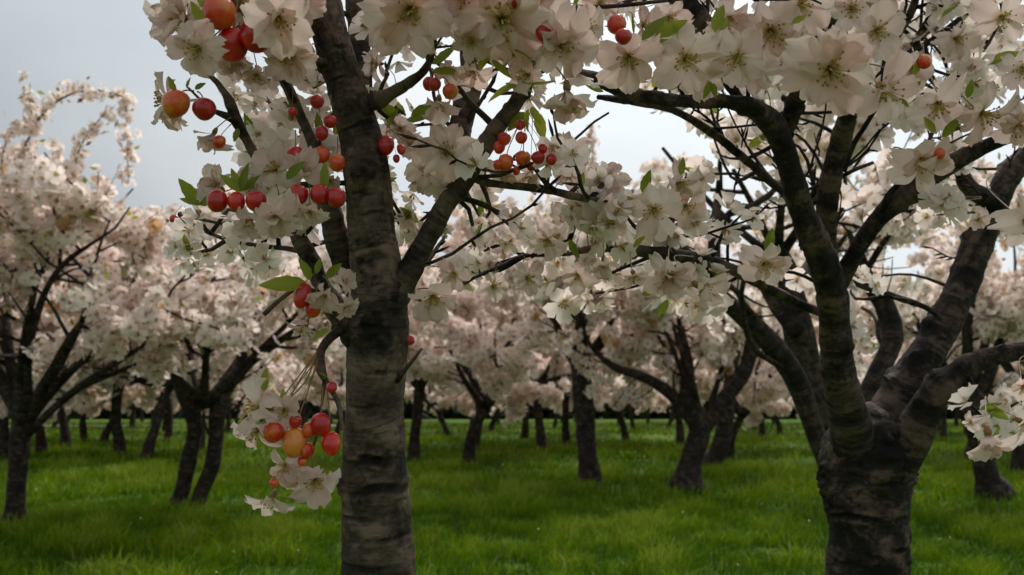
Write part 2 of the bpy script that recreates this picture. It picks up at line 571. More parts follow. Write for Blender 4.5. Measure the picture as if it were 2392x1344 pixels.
def ground_material():
    m, n, l = nmat('meadow_ground')
    out = node(n, 'ShaderNodeOutputMaterial')
    gm = node(n, 'ShaderNodeNewGeometry')
    n1 = node(n, 'ShaderNodeTexNoise', i_Scale=0.5, i_Detail=6.0, i_Roughness=0.6)
    n2 = node(n, 'ShaderNodeTexNoise', i_Scale=9.0, i_Detail=6.0, i_Roughness=0.7)
    l.new(gm.outputs['Position'], n1.inputs['Vector']); l.new(gm.outputs['Position'], n2.inputs['Vector'])
    a = node(n, 'ShaderNodeMath', operation='ADD')
    l.new(n1.outputs['Fac'], a.inputs[0]); l.new(n2.outputs['Fac'], a.inputs[1])
    h = node(n, 'ShaderNodeMath', operation='MULTIPLY'); h.inputs[1].default_value = 0.5
    l.new(a.outputs[0], h.inputs[0])
    r = ramp(n, [(0.35, (0.025, 0.07, 0.004, 1)), (0.52, (0.07, 0.145, 0.006, 1)), (0.68, (0.14, 0.22, 0.010, 1))])
    l.new(h.outputs[0], r.inputs['Fac'])
    b = node(n, 'ShaderNodeBsdfPrincipled', i_Roughness=0.9)
    b.inputs['Specular IOR Level'].default_value = 0.15
    bp = node(n, 'ShaderNodeBump', i_Strength=0.8, i_Distance=0.12)
    l.new(n2.outputs['Fac'], bp.inputs['Height']); l.new(bp.outputs[0], b.inputs['Normal'])
    l.new(r.outputs['Color'], b.inputs['Base Color'])
    l.new(b.outputs[0], out.inputs['Surface'])
    return m


GROUND = ground_material()
PATH = plain('gravel_path', (0.20, 0.19, 0.175), (0.27, 0.255, 0.235), 0.9, 4.0)
FILLER = leaf_material('filler_leaf', (0.012, 0.02, 0.008), (0.03, 0.04, 0.015), 0.15)  # near-black green for the added filler along the horizon

# ------------------------------------------------------------------ ground, path, grass
gx = np.concatenate([-np.geomspace(300, 14, 24)[:-1], np.linspace(-14, 14, 71), np.geomspace(14, 300, 24)[1:]])
gy = np.concatenate([np.linspace(-30, 0, 11)[:-1], np.linspace(0, 30, 76), np.geomspace(30, 900, 40)[1:]])
GX, GY = np.meshgrid(gx, gy)
GZ = ground_h(GX, GY) * np.clip((80 - np.hypot(GX, GY)) / 50, 0, 1)
gv = np.stack([GX, GY, GZ], -1).reshape(-1, 3)
ii = (np.arange(len(gy) - 1)[:, None] * len(gx) + np.arange(len(gx) - 1)[None, :]).reshape(-1)
gq = np.stack([ii, ii + 1, ii + len(gx) + 1, ii + len(gx)], -1)
ground = obj('ground', mesh_from('ground', gv, [gq], GROUND), kind='structure')

pp = []
for k in range(21):
    x = -42 + k * 1.9
    for s in (-0.9, 0.9):
        y = 40 + 0.10 * (x + 20) + s
        pp.append((x, y, float(ground_h(x, y)) * np.clip((80 - math.hypot(x, y)) / 50, 0, 1) + 0.06))
pv = np.array(pp)
pq = np.array([[2 * k, 2 * k + 2, 2 * k + 3, 2 * k + 1] for k in range(20)])
obj('path', mesh_from('path', pv, [pq], PATH), kind='structure')


def build_grass():
    rng = np.random.default_rng(4)
    bands = [(3.2, 5.6, 22000, 0.007), (5.6, 9.5, 95000, 0.008), (9.5, 15.0, 62000, 0.013), (15, 26, 42000, 0.022), (26, 46, 24000, 0.04)]
    V, Q, T, tint, base = [], [], [], [], 0
    for d0, d1, n, w in bands:
        y = np.sqrt(rng.uniform(d0 ** 2, d1 ** 2, n))
        x = rng.uniform(-0.66, 0.66, n) * y
        patch = fbm(np.stack([x * 0.9, y * 0.9, np.zeros(n)], -1), 3, 3)
        patch2 = fbm(np.stack([x * 3.1, y * 3.1, np.ones(n)], -1), 2, 8)
        keep = rng.random(n) < np.clip(0.72 + 0.9 * patch2, 0.12, 1)
        x, y, patch, patch2 = x[keep], y[keep], patch[keep], patch2[keep]
        n = len(x)
        h = (0.115 + 0.10 * patch + 0.09 * patch2) * rng.uniform(0.6, 1.5, n)
        h = np.clip(h, 0.03, 0.34)
        ww = w * rng.uniform(0.6, 1.4, n)
        az = rng.uniform(0, 2 * np.pi, n)
        side = np.stack([np.cos(az), np.sin(az), np.zeros(n)], -1)
        lean = np.stack([rng.normal(0.15, 0.45, n), rng.normal(0, 0.45, n), np.zeros(n)], -1)
        root = np.stack([x, y, ground_h(x, y) * np.clip((80 - np.hypot(x, y)) / 50, 0, 1) - 0.01], -1)
        up = np.array([0, 0, 1.0])
        m = root + up * (h * 0.55)[:, None] + lean * (h * 0.3)[:, None]
        tp = root + up * (h * np.clip(1 - 0.25 * np.linalg.norm(lean, axis=1), 0.4, 1))[:, None] + lean * h[:, None]
        v = np.stack([root - side * ww[:, None] / 2, root + side * ww[:, None] / 2,
                      m + side * ww[:, None] * 0.42, m - side * ww[:, None] * 0.42, tp], 1)
        V.append(v.reshape(-1, 3))
        b = base + np.arange(n) * 5
        Q.append(np.stack([b, b + 1, b + 2, b + 3], -1))
        T.append(np.stack([b + 3, b + 2, b + 4], -1))
        t = np.clip(0.45 + 0.75 * patch2 + 0.45 * patch + rng.normal(0, 0.14, n), 0, 0.93)
        t[rng.random(n) < 0.012] = 1.0
        tint.append(np.repeat(t, 5))
        base += n * 5
    me = mesh_from('grass', np.vstack(V), [np.vstack(Q), np.vstack(T)], GRASS, {'tint': ('FLOAT', np.concatenate(tint))})
    o = obj('grass', me, kind='stuff')
    tag(o, 'long bright green meadow grass between the tree trunks', 'grass')


build_grass()


def fallen_petals():
    rng = np.random.default_rng(12)
    n = 260
    y = np.sqrt(rng.uniform(4.5 ** 2, 20 ** 2, n))
    x = rng.uniform(-0.66, 0.66, n) * y
    p = np.stack([x, y, ground_h(x, y) + rng.uniform(0.06, 0.15, n)], -1)
    X, Y, Z = frames(rng.normal(0, 0.5, (n, 3)) + np.array([0, 0, 1.0]), rng)
    s = rng.uniform(0.004, 0.009, n)[:, None] * (1 + y[:, None] * 0.03)
    v = np.stack([p - X * s, p - Y * s * 0.8 + Z * s * 0.3, p + X * s, p + Y * s * 0.8 + Z * s * 0.3], 1).reshape(-1, 3)
    me = mesh_from('fallen_petals', v, [np.arange(n * 4).reshape(-1, 4)], BLOOM, {'rad': ('FLOAT', np.ones(n * 4)), 'tint': ('FLOAT', np.full(n * 4, 0.3))})
    tag(obj('fallen_petals', me, kind='stuff'), 'pale fallen petals scattered over the green grass', 'petals')


# ------------------------------------------------------------------ blossom shapes
def petal_grid(nu=8, nv=7, seed=0):
    """Petal along +X, length 1, notched and ruffled."""
    rng = np.random.default_rng(seed)
    u = np.linspace(0, 1, nu)
    v = np.linspace(-1, 1, nv)
    U, W = np.meshgrid(u, v, indexing='ij')
    wid = 0.06 + 0.34 * np.sin(np.pi * np.clip(U, 0, 1) ** 0.95 * 0.62) ** 1.35
    wid = wid * np.where(U > 0.8, np.sqrt(np.clip(1 - ((U - 0.8) / 0.26) ** 2, 0, 1)), 1)
    x = U * (1 - 0.10 * np.abs(W) ** 2.5)
    x = x - 0.10 * np.exp(-(W / 0.25) ** 2) * (U ** 8)
    ph = rng.uniform(0, 6.28, 4)
    ruff = 0.10 * U ** 2 * np.sin(4.5 * W + ph[0]) + 0.055 * U ** 3 * np.sin(9 * W + ph[1]) + 0.12 * rng.normal() * U ** 3
    x = x + U ** 6 * 0.028 * np.sin(9 * W + ph[2]) + U ** 8 * 0.012 * rng.normal(0, 1, U.shape)
    y = wid * W * (1 + 0.08 * np.sin(4 * U + ph[3]))
    z = 0.16 * np.sin(U * 1.7) - 0.20 * U ** 2 + 0.14 * W ** 2 * U * (1.2 - U) + ruff + 0.03 * rng.normal() * U * W
    vs = np.stack([x, y, z], -1).reshape(-1, 3)
    i = (np.arange(nu - 1)[:, None] * nv + np.arange(nv - 1)[None, :]).reshape(-1)
    q = np.stack([i, i + nv, i + nv + 1, i + 1], -1)
    return vs, q, U.reshape(-1), np.stack([U, W, np.zeros_like(U)], -1).reshape(-1, 3)


PETALS = []
for s in range(8):
    v, q, u, c = petal_grid(9, 8, s)
    PETALS.append(mesh_from('petal', v, [q], PETAL, {'rad': ('FLOAT', u), 'pco': ('FLOAT_VECTOR', c)}))


def thin(pts, r0, r1, seg=4):
    pts = np.asarray(pts, float)
    r = np.linspace(r0, r1, len(pts))
    return tube(pts, r, seg=seg, step=10.0)[:3]


def stamen_mesh(seed):
    rng = np.random.default_rng(seed)
    V, Qs, Ts, mi, n = [], [], [], [], 0
    mq, mt = [], []
    for k in range(24):
        a = rng.uniform(0, 6.28)
        s = rng.uniform(0.08, 0.36) ** 0.9
        L = rng.uniform(0.32, 0.5)
        tip = np.array([math.cos(a) * s, math.sin(a) * s, L * (1 - 0.5 * s)])
        mid = tip * 0.55 + np.array([0, 0, 0.06])
        v, q, t = thin([np.zeros(3), mid, tip], 0.013, 0.008, 3)
        V.append(v); Qs.append(q + n); Ts.append(t + n); mq += [0] * len(q); mt += [0] * len(t); n += len(v)
        w = 0.038
        oc = np.array([[w, 0, 0], [-w, 0, 0], [0, w, 0], [0, -w, 0], [0, 0, w * 1.3], [0, 0, -w]]) + tip
        f = np.array([[0, 2, 4], [2, 1, 4], [1, 3, 4], [3, 0, 4], [2, 0, 5], [1, 2, 5], [3, 1, 5], [0, 3, 5]])
        V.append(oc); Ts.append(f + n); mt += [1] * 8; n += 6
    v, q, t = thin([[0, 0, -0.02], [0, 0, 0.25], [0, 0, 0.42]], 0.035, 0.012, 5)   # pistil
    V.append(v); Qs.append(q + n); Ts.append(t + n); mq += [0] * len(q); mt += [0] * len(t)
    return mesh_from('stamens', np.vstack(V), [np.vstack(Qs), np.vstack(Ts)], [STAMEN, ANTHER], mat_idx=mq + mt)


STAMENS = [stamen_mesh(s) for s in range(4)]


def flower_template(kind, seed=0):
    """Small whole flower, axis +Z, radius 1."""
    rng = np.random.default_rng(seed)
    V, T, R, n = [], [], [], 0
    cup = 0.42
    for k in range(5):
        a = k * 2 * math.pi / 5 + rng.normal(0, 0.08)
        ca, sa = math.cos(a), math.sin(a)
        if kind == 'far':
            loc = np.array([[0, 0, 0], [0.66, 0.44, cup * 0.75], [1.0, 0, cup * 0.75], [0.66, -0.44, cup * 0.75]])
            f = np.array([[0, 3, 1], [1, 3, 2]])
            rr = np.array([0, 0.7, 1, 0.7])
        else:
            c2 = cup + rng.normal(0, 0.12)
            loc = np.array([[0, 0, 0], [0.36, 0.25, c2 * .42], [0.36, -0.25, c2 * .42], [0.74, 0.45, c2 * .95], [0.70, 0, c2 * .62], [0.74, -0.45, c2 * .95],
                            [1.0, 0.24, c2 * .9], [0.94, 0.0, c2 * .75], [1.0, -0.24, c2 * .82]])
            loc = loc + rng.normal(0, 0.03, loc.shape) * np.array([1, 1, 1.3])
            loc[0] = 0
            f = np.array([[0, 2, 1], [1, 2, 4], [1, 4, 3], [2, 5, 4], [3, 4, 7], [3, 7, 6], [4, 5, 8], [4, 8, 7]])
            rr = np.array([0, .4, .4, .8, .7, .8, 1, 1, 1])
        p = np.stack([loc[:, 0] * ca - loc[:, 1] * sa, loc[:, 0] * sa + loc[:, 1] * ca, loc[:, 2]], -1)
        V.append(p); T.append(f + n); R.append(rr); n += len(p)
    if kind == 'mid':
        for k in range(7):
            a = rng.uniform(0, 6.28); s = rng.uniform(0.1, 0.3)
            p = np.array([math.cos(a) * s, math.sin(a) * s, 0.38])
            V.append(np.array([p + [0.05, 0, 0], p + [-0.03, 0.05, 0.02], p + [-0.03, -0.05, -0.02], [0, 0, 0]]))
            T.append(np.array([[0, 1, 2], [0, 2, 3], [0, 3, 1]]) + n); R.append(np.zeros(4)); n += 4
    return np.vstack(V), np.vstack(T), np.concatenate(R)


FAR_T = flower_template('far')
MID_T = [flower_template('mid', s) for s in range(5)]
MID_MESH = []
for s in range(5):
    for tn in (0.1, 0.35, 0.6):
        v, t, r = MID_T[s]
        MID_MESH.append(mesh_from('blossom', v, [t], BLOOM, {'rad': ('FLOAT', r), 'tint': ('FLOAT', np.full(len(v), tn))}))


def frames(axis, rng):
    z = unit(axis)
    h = rng.normal(0, 1, z.shape)
    x = unit(h - z * np.sum(h * z, -1, keepdims=True))
    return x, np.cross(z, x), z


def scatter(tmpl, pos, axis, size, tint, rng):
    """Copies of a flower template as one big vertex and face array."""
    v, t, r = tmpl
    X, Y, Z = frames(axis, rng)
    n = len(pos)
    vv = pos[:, None, :] + size[:, None, None] * (v[None, :, 0:1] * X[:, None, :] + v[None, :, 1:2] * Y[:, None, :] + v[None, :, 2:3] * Z[:, None, :])
    tt = t[None] + (np.arange(n) * len(v))[:, None, None]
    return vv.reshape(-1, 3), tt.reshape(-1, 3), np.tile(r, n), np.repeat(tint, len(v))


def leaf_mesh(seed):
    rng = np.random.default_rng(seed)
    nu = 9
    u = np.linspace(0, 1, nu)
    w = 0.21 * np.sin(np.pi * u ** 0.85) ** 0.8 * (1 - 0.25 * u)
    w[0] = 0.012; w[-1] = 0.004
    ser = 1 + 0.10 * (np.arange(nu) % 2)
    bend = rng.uniform(-0.25, 0.35)
    V = []
    for k in range(nu):
        z = bend * u[k] ** 2
        fold = w[k] * rng.uniform(0.35, 0.5)
        V += [[u[k], w[k] * ser[k], z + fold], [u[k], w[k] * 0.5, z + fold * 0.35], [u[k], 0, z], [u[k], -w[k] * 0.5, z + fold * 0.35], [u[k], -w[k] * ser[k], z + fold]]
    i = (np.arange(nu - 1)[:, None] * 5 + np.arange(4)[None, :]).reshape(-1)
    q = np.stack([i, i + 1, i + 6, i + 5], -1)
    return mesh_from('leaf', V, [q], LEAF)


LEAVES = [leaf_mesh(s) for s in range(5)]


def cherry_mesh(seed):
    rng = np.random.default_rng(seed)
    nu, nv = 16, 20
    el = rng.uniform(0.98, 1.2)
    V = []
    th = np.linspace(0, np.pi, nu)
    for i in range(1, nu - 1):
        for j in range(nv):
            a = j / nv * 2 * np.pi
            r = math.sin(th[i]) * (1 - 0.03 * math.exp(-((a - 3.14) / 0.25) ** 2))
            z = math.cos(th[i]) * el - 0.20 * math.exp(-(th[i] / 0.42) ** 2) + 0.05 * math.exp(-((math.pi - th[i]) / 0.35) ** 2)
            V.append([r * math.cos(a), r * math.sin(a), z])
    V.append([0, 0, el - 0.22]); V.append([0, 0, -el + 0.06])
    V = np.array(V)
    V[:, 0] *= 1 + 0.08 * V[:, 2]; V[:, 1] *= 0.95 + 0.06 * V[:, 2]; V = V * (1 + 0.07 * fbm(V * 1.1 + seed * 5, 2, seed))[:, None]
    m = nu - 2
    i = np.arange(m - 1)[:, None] * nv; j = np.arange(nv)[None, :]; j2 = (j + 1) % nv
    q = np.stack([i + j, i + nv + j, i + nv + j2, i + j2], -1).reshape(-1, 4)
    k = np.arange(nv); k2 = (k + 1) % nv; e = (m - 1) * nv
    t = np.vstack([np.stack([np.full(nv, m * nv), k, k2], -1), np.stack([np.full(nv, m * nv + 1), e + k2, e + k], -1)])
    return mesh_from('cherry', V, [q, t], CHERRY)


CHERRIES = [cherry_mesh(s) for s in range(4)]
R3 = random.Random(11)


def cam_vec(r, u, t):
    """Direction given as right, up, towards the camera."""
    return unit(np.array(r * RIGHT + u * UP - t * FWD))


def basis(pos, x, y, z, s=1.0):
    return Matrix(((x[0] * s, y[0] * s, z[0] * s, pos[0]), (x[1] * s, y[1] * s, z[1] * s, pos[1]), (x[2] * s, y[2] * s, z[2] * s, pos[2]), (0, 0, 0, 1)))


def blossom(tree, px, py, D, d, face=None, n=None, stem=None, cup=None, double=None, stam=1.0):
    """Open blossom D pixels wide, d metres away, on a pedicel that ends at stem."""
    pos = P(px, py, d)
    s = D / 2.0 * 1.04 * d / F
    if face is None:
        face = (R3.uniform(-0.55, 0.55), R3.uniform(-0.75, 0.15), R3.uniform(0.6, 1.0))
    z = cam_vec(*face)
    h = np.array([R3.gauss(0, 1) for _ in range(3)])
    x = unit(h - z * (h @ z))
    y = np.cross(z, x)
    n = n or R3.choice((5, 5, 6, 6, 7))
    cup = R3.uniform(0.1, 0.5) + 0.75 * max(0.0, -face[1] / math.sqrt(sum(q * q for q in face)) - 0.45) if cup is None else cup
    double = R3.random() < 0.45 if double is None else double
    M = basis(pos, x, y, z)
    # pedicel and calyx
    back = -z
    end = np.asarray(stem) if stem is not None else pos + back * 0.03 + np.array([0, 0, 0.02])
    loc = lambda w: np.array(M.inverted() @ Vector(w))
    p0 = np.zeros(3) + np.array([0, 0, 0.02 * s / 0.03 * 0.0])
    p1 = np.array([0, 0, -0.34 * s])
    pe = loc(end)
    mid = (p1 + pe) / 2 + np.array([0, 0, -0.12 * np.linalg.norm(pe - p1)])
    v1, q1, t1, _ = tube([p0 + [0, 0, 0.02 * s], [0, 0, -0.1 * s], [0, 0, -0.26 * s], p1], [0.11 * s, 0.13 * s, 0.09 * s, 0.03 * s], seg=7, step=10)
    v2, q2, t2, _ = tube([p1, mid, pe], [0.028 * s, 0.024 * s, 0.03 * s], seg=5, step=0.012)
    me = mesh_from('blossom', np.vstack([v1, v2]), [np.vstack([q1, q2 + len(v1)]), np.vstack([t1, t2 + len(v1)])], CALYX)
    b = obj('blossom', me, tree, mat=M)
    a0 = R3.uniform(0, 6.28)
    rings = [(n, 1.0, cup, 0.0)]
    if double:
        rings.append((max(3, n - 2), 0.78, cup + 0.35, 0.5))
    for cnt, sc, cp, off in rings:
        for k in range(cnt):
            a = a0 + (k + off) * 2 * math.pi / cnt + R3.gauss(0, 0.10)
            c = cp + R3.gauss(0, 0.2)
            ss = s * sc * R3.uniform(0.86, 1.08)
            Mp = Matrix.Rotation(a, 4, 'Z') @ Matrix.Translation((0.02 * s, 0, 0.01 * s * sc)) @ Matrix.Rotation(-c, 4, 'Y') @ Matrix.Rotation(R3.gauss(0, 0.16), 4, 'X')
            wv = R3.uniform(0.82, 1.15) * (5.2 / max(n, 5)) ** 0.6
            Mp = Mp @ Matrix.Diagonal((ss, ss * wv, ss * R3.uniform(0.6, 2.3), 1))
            obj('petal', R3.choice(PETALS), b, mat=Mp)
    st = s * R3.uniform(0.85, 1.1) * stam
    obj('stamens', R3.choice(STAMENS), b, mat=Matrix.Rotation(R3.uniform(0, 6.28), 4, 'Z') @ Matrix.Diagonal((st, st, st, 1)))
    return b


def cherry(tree, px, py, r, d, ripe, stem=None, el=1.0):
    """Fruit r pixels in radius; ripe 0 dark red .. 1 orange; stalk to stem (px, py, d)."""
    pos = P(px, py, d)
    s = r * 0.94 * d / F
    end = np.asarray(stem) if stem is not None else pos + np.array([R3.uniform(-0.5, 0.5) * s, 0.5 * s, 2.6 * s])
    up = unit(unit(end - pos) * 0.55 + np.array([0, 0, 0.6]))
    h = np.array([R3.gauss(0, 1) for _ in range(3)])
    x = unit(h - up * (h @ up)); y = np.cross(up, x)
    M = basis(pos, x, y, up) @ Matrix.Diagonal((s, s, s * el, 1))
    c = obj('cherry', R3.choice(CHERRIES), tree, mat=M)
    c.color = (ripe, ripe, ripe, 1)
    inv = M.inverted()
    a = np.array([0, 0, 0.72]); e = np.array(inv @ Vector(end))
    m = (a + e) / 2 + np.array([0, 0, 0.35])
    v, q, t, _ = tube([a, a + [0, 0, 0.25], m, e], [0.10, 0.065, 0.06, 0.09], seg=5, step=0.3)
    obj('stalk', mesh_from('stalk', v, [q, t], STALK), c)
    return c


def leaf(tree, px, py, L, ang, d, tilt=None, amber=False):
    """Leaf from its stalk end at (px, py), L pixels long, pointing at ang degrees on the picture (0 right, 90 up)."""
    pos = P(px, py, d)
    s = L * d / F
    a = math.radians(ang)
    x = unit(math.cos(a) * RIGHT + math.sin(a) * UP + R3.uniform(-0.35, 0.35) * FWD)
    t = R3.uniform(-0.8, 0.8) if tilt is None else tilt
    zz = cam_vec(0.3 * R3.uniform(-1, 1), 0.5, 0.8)
    z = unit(zz - x * (zz @ x)); y = np.cross(z, x)
    z, y = unit(z * math.cos(t) + y * math.sin(t)), unit(y * math.cos(t) - z * math.sin(t))
    M = basis(pos, x, y, z, s)
    o = obj('leaf', R3.choice(LEAVES), tree, mat=M)
    return o


# ------------------------------------------------------------------ trees
def wob(rng, start, direc, L, n=6, wobble=0.22, up=0.0):
    p = [np.asarray(start, float)]
    v = unit(direc)
    for k in range(n):
        v = unit(v + rng.normal(0, wobble, 3) + np.array([0, 0, up]))
        p.append(p[-1] + v * L / n)
    return np.array(p)


SKY = np.array([(-400, 230), (0, 275), (90, 262), (125, 400), (300, 450), (330, 500), (470, 470), (560, 430), (850, 425), (950, 430), (1050, 470), (1200, 480),
                (1290, 450), (1400, 410), (1440, 300), (1560, 275), (1700, 240), (1800, 120), (1850, -150), (2800, -200)], float)


def open_sky(px, py):
    """Where the photograph looks through the crowns at the sky."""
    lim = np.interp(px, SKY[:, 0], SKY[:, 1])
    g = py < lim
    for cx, cy, rx, ry in ((1000, 160, 150, 150), (1350, 330, 120, 110), (1135, 480, 70, 60), (1110, 550, 35, 40), (1005, 470, 45, 25), (1760, 440, 40, 35), (1440, 250, 100, 40),
                           (1650, 300, 45, 40), (1840, 560, 30, 30), (2120, 620, 60, 35), (2270, 130, 60, 35), (620, 560, 40, 25), (690, 560, 50, 40), (1740, 500, 40, 40)):
        g |= ((px - cx) / rx) ** 2 + ((py - cy) / ry) ** 2 < 1
    for cx, cy, q in HOLES:
        g |= ((px - cx) / q) ** 2 + ((py - cy) / q) ** 2 < 1
    return g


HR = random.Random(9)
HOLES = [(HR.uniform(0, 2400), HR.uniform(-40, 620), HR.uniform(14, 38)) for _ in range(110)]


class Tree:
    def __init__(self, name, label, base, bark, seed, group=None):
        self.root = bpy.data.objects.new(name, None)
        COL.objects.link(self.root)
        self.root.empty_display_size = 0.2
        self.base = np.asarray(base, float)
        self.root.location = self.base
        tag(self.root, label, 'tree', group)
        self.inv = Matrix.Translation(Vector(-self.base))
        self.bark = bark
        self.rng = np.random.default_rng(seed)
        self.seed = seed
        self.twigs = MB()
        self.clusters = []
        self.limbs = []

    def part(self, name, me, kind=None):
        o = obj(name, me, self.root, kind)
        return o

    def wood(self, name, pts, rad, **kw):
        mb = MB()
        mb.add(pts, rad, **kw)
        return self.part(name, mb.mesh(name, self.bark, self.base))

    def limb(self, pts, rad, flare=0.35, seg=12, step=0.03, rough=0.10, fine=1.0, knots=(), relief=0.0):
        self.limbs.append((np.asarray(pts), np.asarray(rad)))
        return self.wood('branch', pts, rad, seg=seg, step=step, rough=rough, seed=self.seed + len(self.limbs), flare=flare, fine=fine, knots=knots, relief=relief)

    def side_growth(self, pts, rad, spacing, Lr, up=0.06, twig=(0.12, 0.45), start=0.25, cl_step=0.09, tseg=4, center=None, keep=None, tdens=1.0):
        """Side branches with twigs along a limb; blossom clusters along the outer wood."""
        rng = self.rng
        c, r = resample(pts, rad, 0.05)
        L = np.concatenate([[0], np.cumsum(np.linalg.norm(np.diff(c, axis=0), axis=1))])
        t = L[-1] * start
        while t < L[-1]:
            i = min(np.searchsorted(L, t), len(c) - 2)
            tan = unit(c[i + 1] - c[i])
            h = rng.normal(0, 1, 3)
            if center is not None:
                o = c[i] - center; o[2] = 0
                h = h + unit(o) * 0.9
            perp = unit(h - tan * (h @ tan))
            dv = unit(perp + tan * rng.uniform(0.1, 0.9) + np.array([0, 0, 0.25]))
            Ls = rng.uniform(*Lr)
            b = wob(rng, c[i], dv, Ls, 6, 0.2, up)
            r0 = min(r[i] * 0.6, 0.004 + 0.011 * Ls) * (1.0 if cl_step < 0.1 else 1.5)
            ok = True
            if keep is not None:
                k = keep(b[3:])
                ok = k.mean() > 0.5
            if ok:
                self.twigs.add(b, np.linspace(r0, 0.0035 if cl_step < 0.1 else 0.007, len(b)), seg=tseg, step=0.12)
                self.cluster_line(b, cl_step, 0.25 if cl_step < 0.1 else 0.45)
                nt = rng.poisson(Ls * 6 * tdens)
                for _ in range(nt):
                    j = rng.integers(1, len(b))
                    tv = unit(unit(b[j] - b[j - 1]) * 0.6 + rng.normal(0, 0.7, 3) + np.array([0, 0, 0.2]))
                    tw = wob(rng, b[j], tv, rng.uniform(*twig), 4, 0.25, up)
                    if keep is not None and keep(tw[1:]).mean() < 0.5:
                        continue
                    self.twigs.add(tw, np.linspace(min(r0, 0.005), 0.0022, len(tw)), seg=3, step=0.2)
                    self.cluster_line(tw, cl_step, 0.1)
            t += spacing * rng.uniform(0.6, 1.4)

    def cluster_line(self, pts, step, start=0.0):
        c, _ = resample(pts, np.ones(len(pts)), step)
        k = int(len(c) * start)
        for p in c[k:]:
            q = p + self.rng.normal(0, 0.03, 3)
            self.clusters.append((q[0], q[1], q[2], 1.0))

    def finish(self, tmpl, fsize, per, crad, keep=None, singles=0, amber=0.04, sway=0.0):
        rng = self.rng
        if self.twigs.n:
            self.part('twigs', self.twigs.mesh('twigs', self.bark, self.base), 'stuff')
        if not self.clusters:
            return
        C = np.array(self.clusters)
        if keep is not None:
            C = C[keep(C[:, :3])]
        CS = C[:, 3]
        C = C[:, :3]
        n = len(C)
        k = per
        dirs = unit(rng.normal(0, 1, (n, k, 3)) + np.array([0, 0, -0.1]))
        pos = (C[:, None, :] + dirs * (crad * CS[:, None, None] * rng.uniform(0.35, 1.15, (n, k, 1)))).reshape(-1, 3)
        axis = unit(dirs.reshape(-1, 3) + rng.normal(0, 0.35, (n * k, 3)))
        cl_t = np.repeat(rng.uniform(0, 0.5, n), k)
        tint = np.clip(cl_t + rng.uniform(0, 0.4, n * k), 0, 1)
        tint[rng.random(n * k) < amber] = 1.0
        size = fsize * rng.uniform(0.65, 1.15, n * k) * np.repeat(np.minimum(1, CS + 0.15), k)
        sel = np.ones(len(pos), bool)
        if singles:
            px, py, d = proj(pos)
            vis = (px > -20) & (px < 2412) & (py > -20) & (py < 1364) & (d > 0.3)
            view = unit(pos - CAM)
            score = np.where(vis, d + 0.5 * np.sum(view * axis, 1), 1e6)
            idx = np.argsort(score)[:singles]
            idx = idx[score[idx] < 1e5]
            sel[idx] = False
            X, Y, Z = frames(axis[idx], rng)
            for a, i in enumerate(idx):
                m = MID_MESH[rng.integers(0, len(MID_MESH))]
                obj('blossom', m, self.root, mat=basis(pos[i] - self.base, X[a], Y[a], Z[a], size[i] * 1.08))
        pos, axis, size, tint = pos[sel], axis[sel], size[sel], tint[sel]
        if not len(pos):
            return
        tm = tmpl if isinstance(tmpl, list) else [tmpl]
        V, T, R, TI, base = [], [], [], [], 0
        which = rng.integers(0, len(tm), len(pos))
        for w, t in enumerate(tm):
            s = which == w
            if not s.any():
                continue
            v, f, r, ti = scatter(t, pos[s] - self.base, axis[s], size[s], tint[s], rng)
            V.append(v); T.append(f + base); R.append(r); TI.append(ti); base += len(v)
        mi = [np.zeros(len(np.vstack(T)), np.int32)]
        # young leaves among the blossom
        nl = max(8, int(len(C) * 0.35))
        c = C[rng.integers(0, len(C), nl)] + rng.normal(0, crad * 0.6, (nl, 3)) - self.base
        dv = unit(rng.normal(0, 1, (nl, 3)) + np.array([0, 0, 0.5]))
        X, Y, Z = frames(dv, rng)
        ls = fsize * rng.uniform(0.6, 1.3, nl)[:, None]
        lv = np.stack([c, c + dv * ls * 0.5 + X * ls * 0.26, c + dv * ls * 1.1, c + dv * ls * 0.5 - X * ls * 0.26], 1).reshape(-1, 3)
        bi = base + np.arange(nl)[:, None] * 4
        lt = np.concatenate([bi + np.array([[0, 1, 2]]), bi + np.array([[0, 2, 3]])], 0)
        V.append(lv); T.append(lt); R.append(np.ones(len(lv))); TI.append(np.zeros(len(lv)))
        lm = np.where(rng.random(nl) < 0.6, 1, 2)
        mi.append(np.concatenate([lm, lm]))
        me = mesh_from('crown', np.vstack(V), [np.vstack(T)], [BLOOM, LEAF, AMBER],
                       {'rad': ('FLOAT', np.concatenate(R)), 'tint': ('FLOAT', np.concatenate(TI))}, mat_idx=np.concatenate(mi))
        self.part('crown', me, 'stuff')


def trace(pts, d0, d1=None):
    """Pixel polyline (x, y, width) with depth running from d0 to d1; gives points and radii."""
    d1 = d0 if d1 is None else d1
    n = len(pts)
    out, rad = [], []
    for i, p in enumerate(pts):
        d = d0 + (d1 - d0) * i / max(1, n - 1) if len(p) < 4 else p[3]
        out.append(P(p[0], p[1], d)); rad.append(p[2] / 2 * d / F)
    return np.array(out), np.array(rad)


def keep_bg(p):
    px, py, d = proj(p)
    j = 26 * np.sin(px * 0.045 + py * 0.03) + 18 * np.sin(px * 0.11 - py * 0.07)
    low = 925 + 40 * np.sin(px * 0.013 + 1) + 25 * np.sin(px * 0.041)
    return ~open_sky(px + j * 0.5, py - j * 0.6) & (py < low)


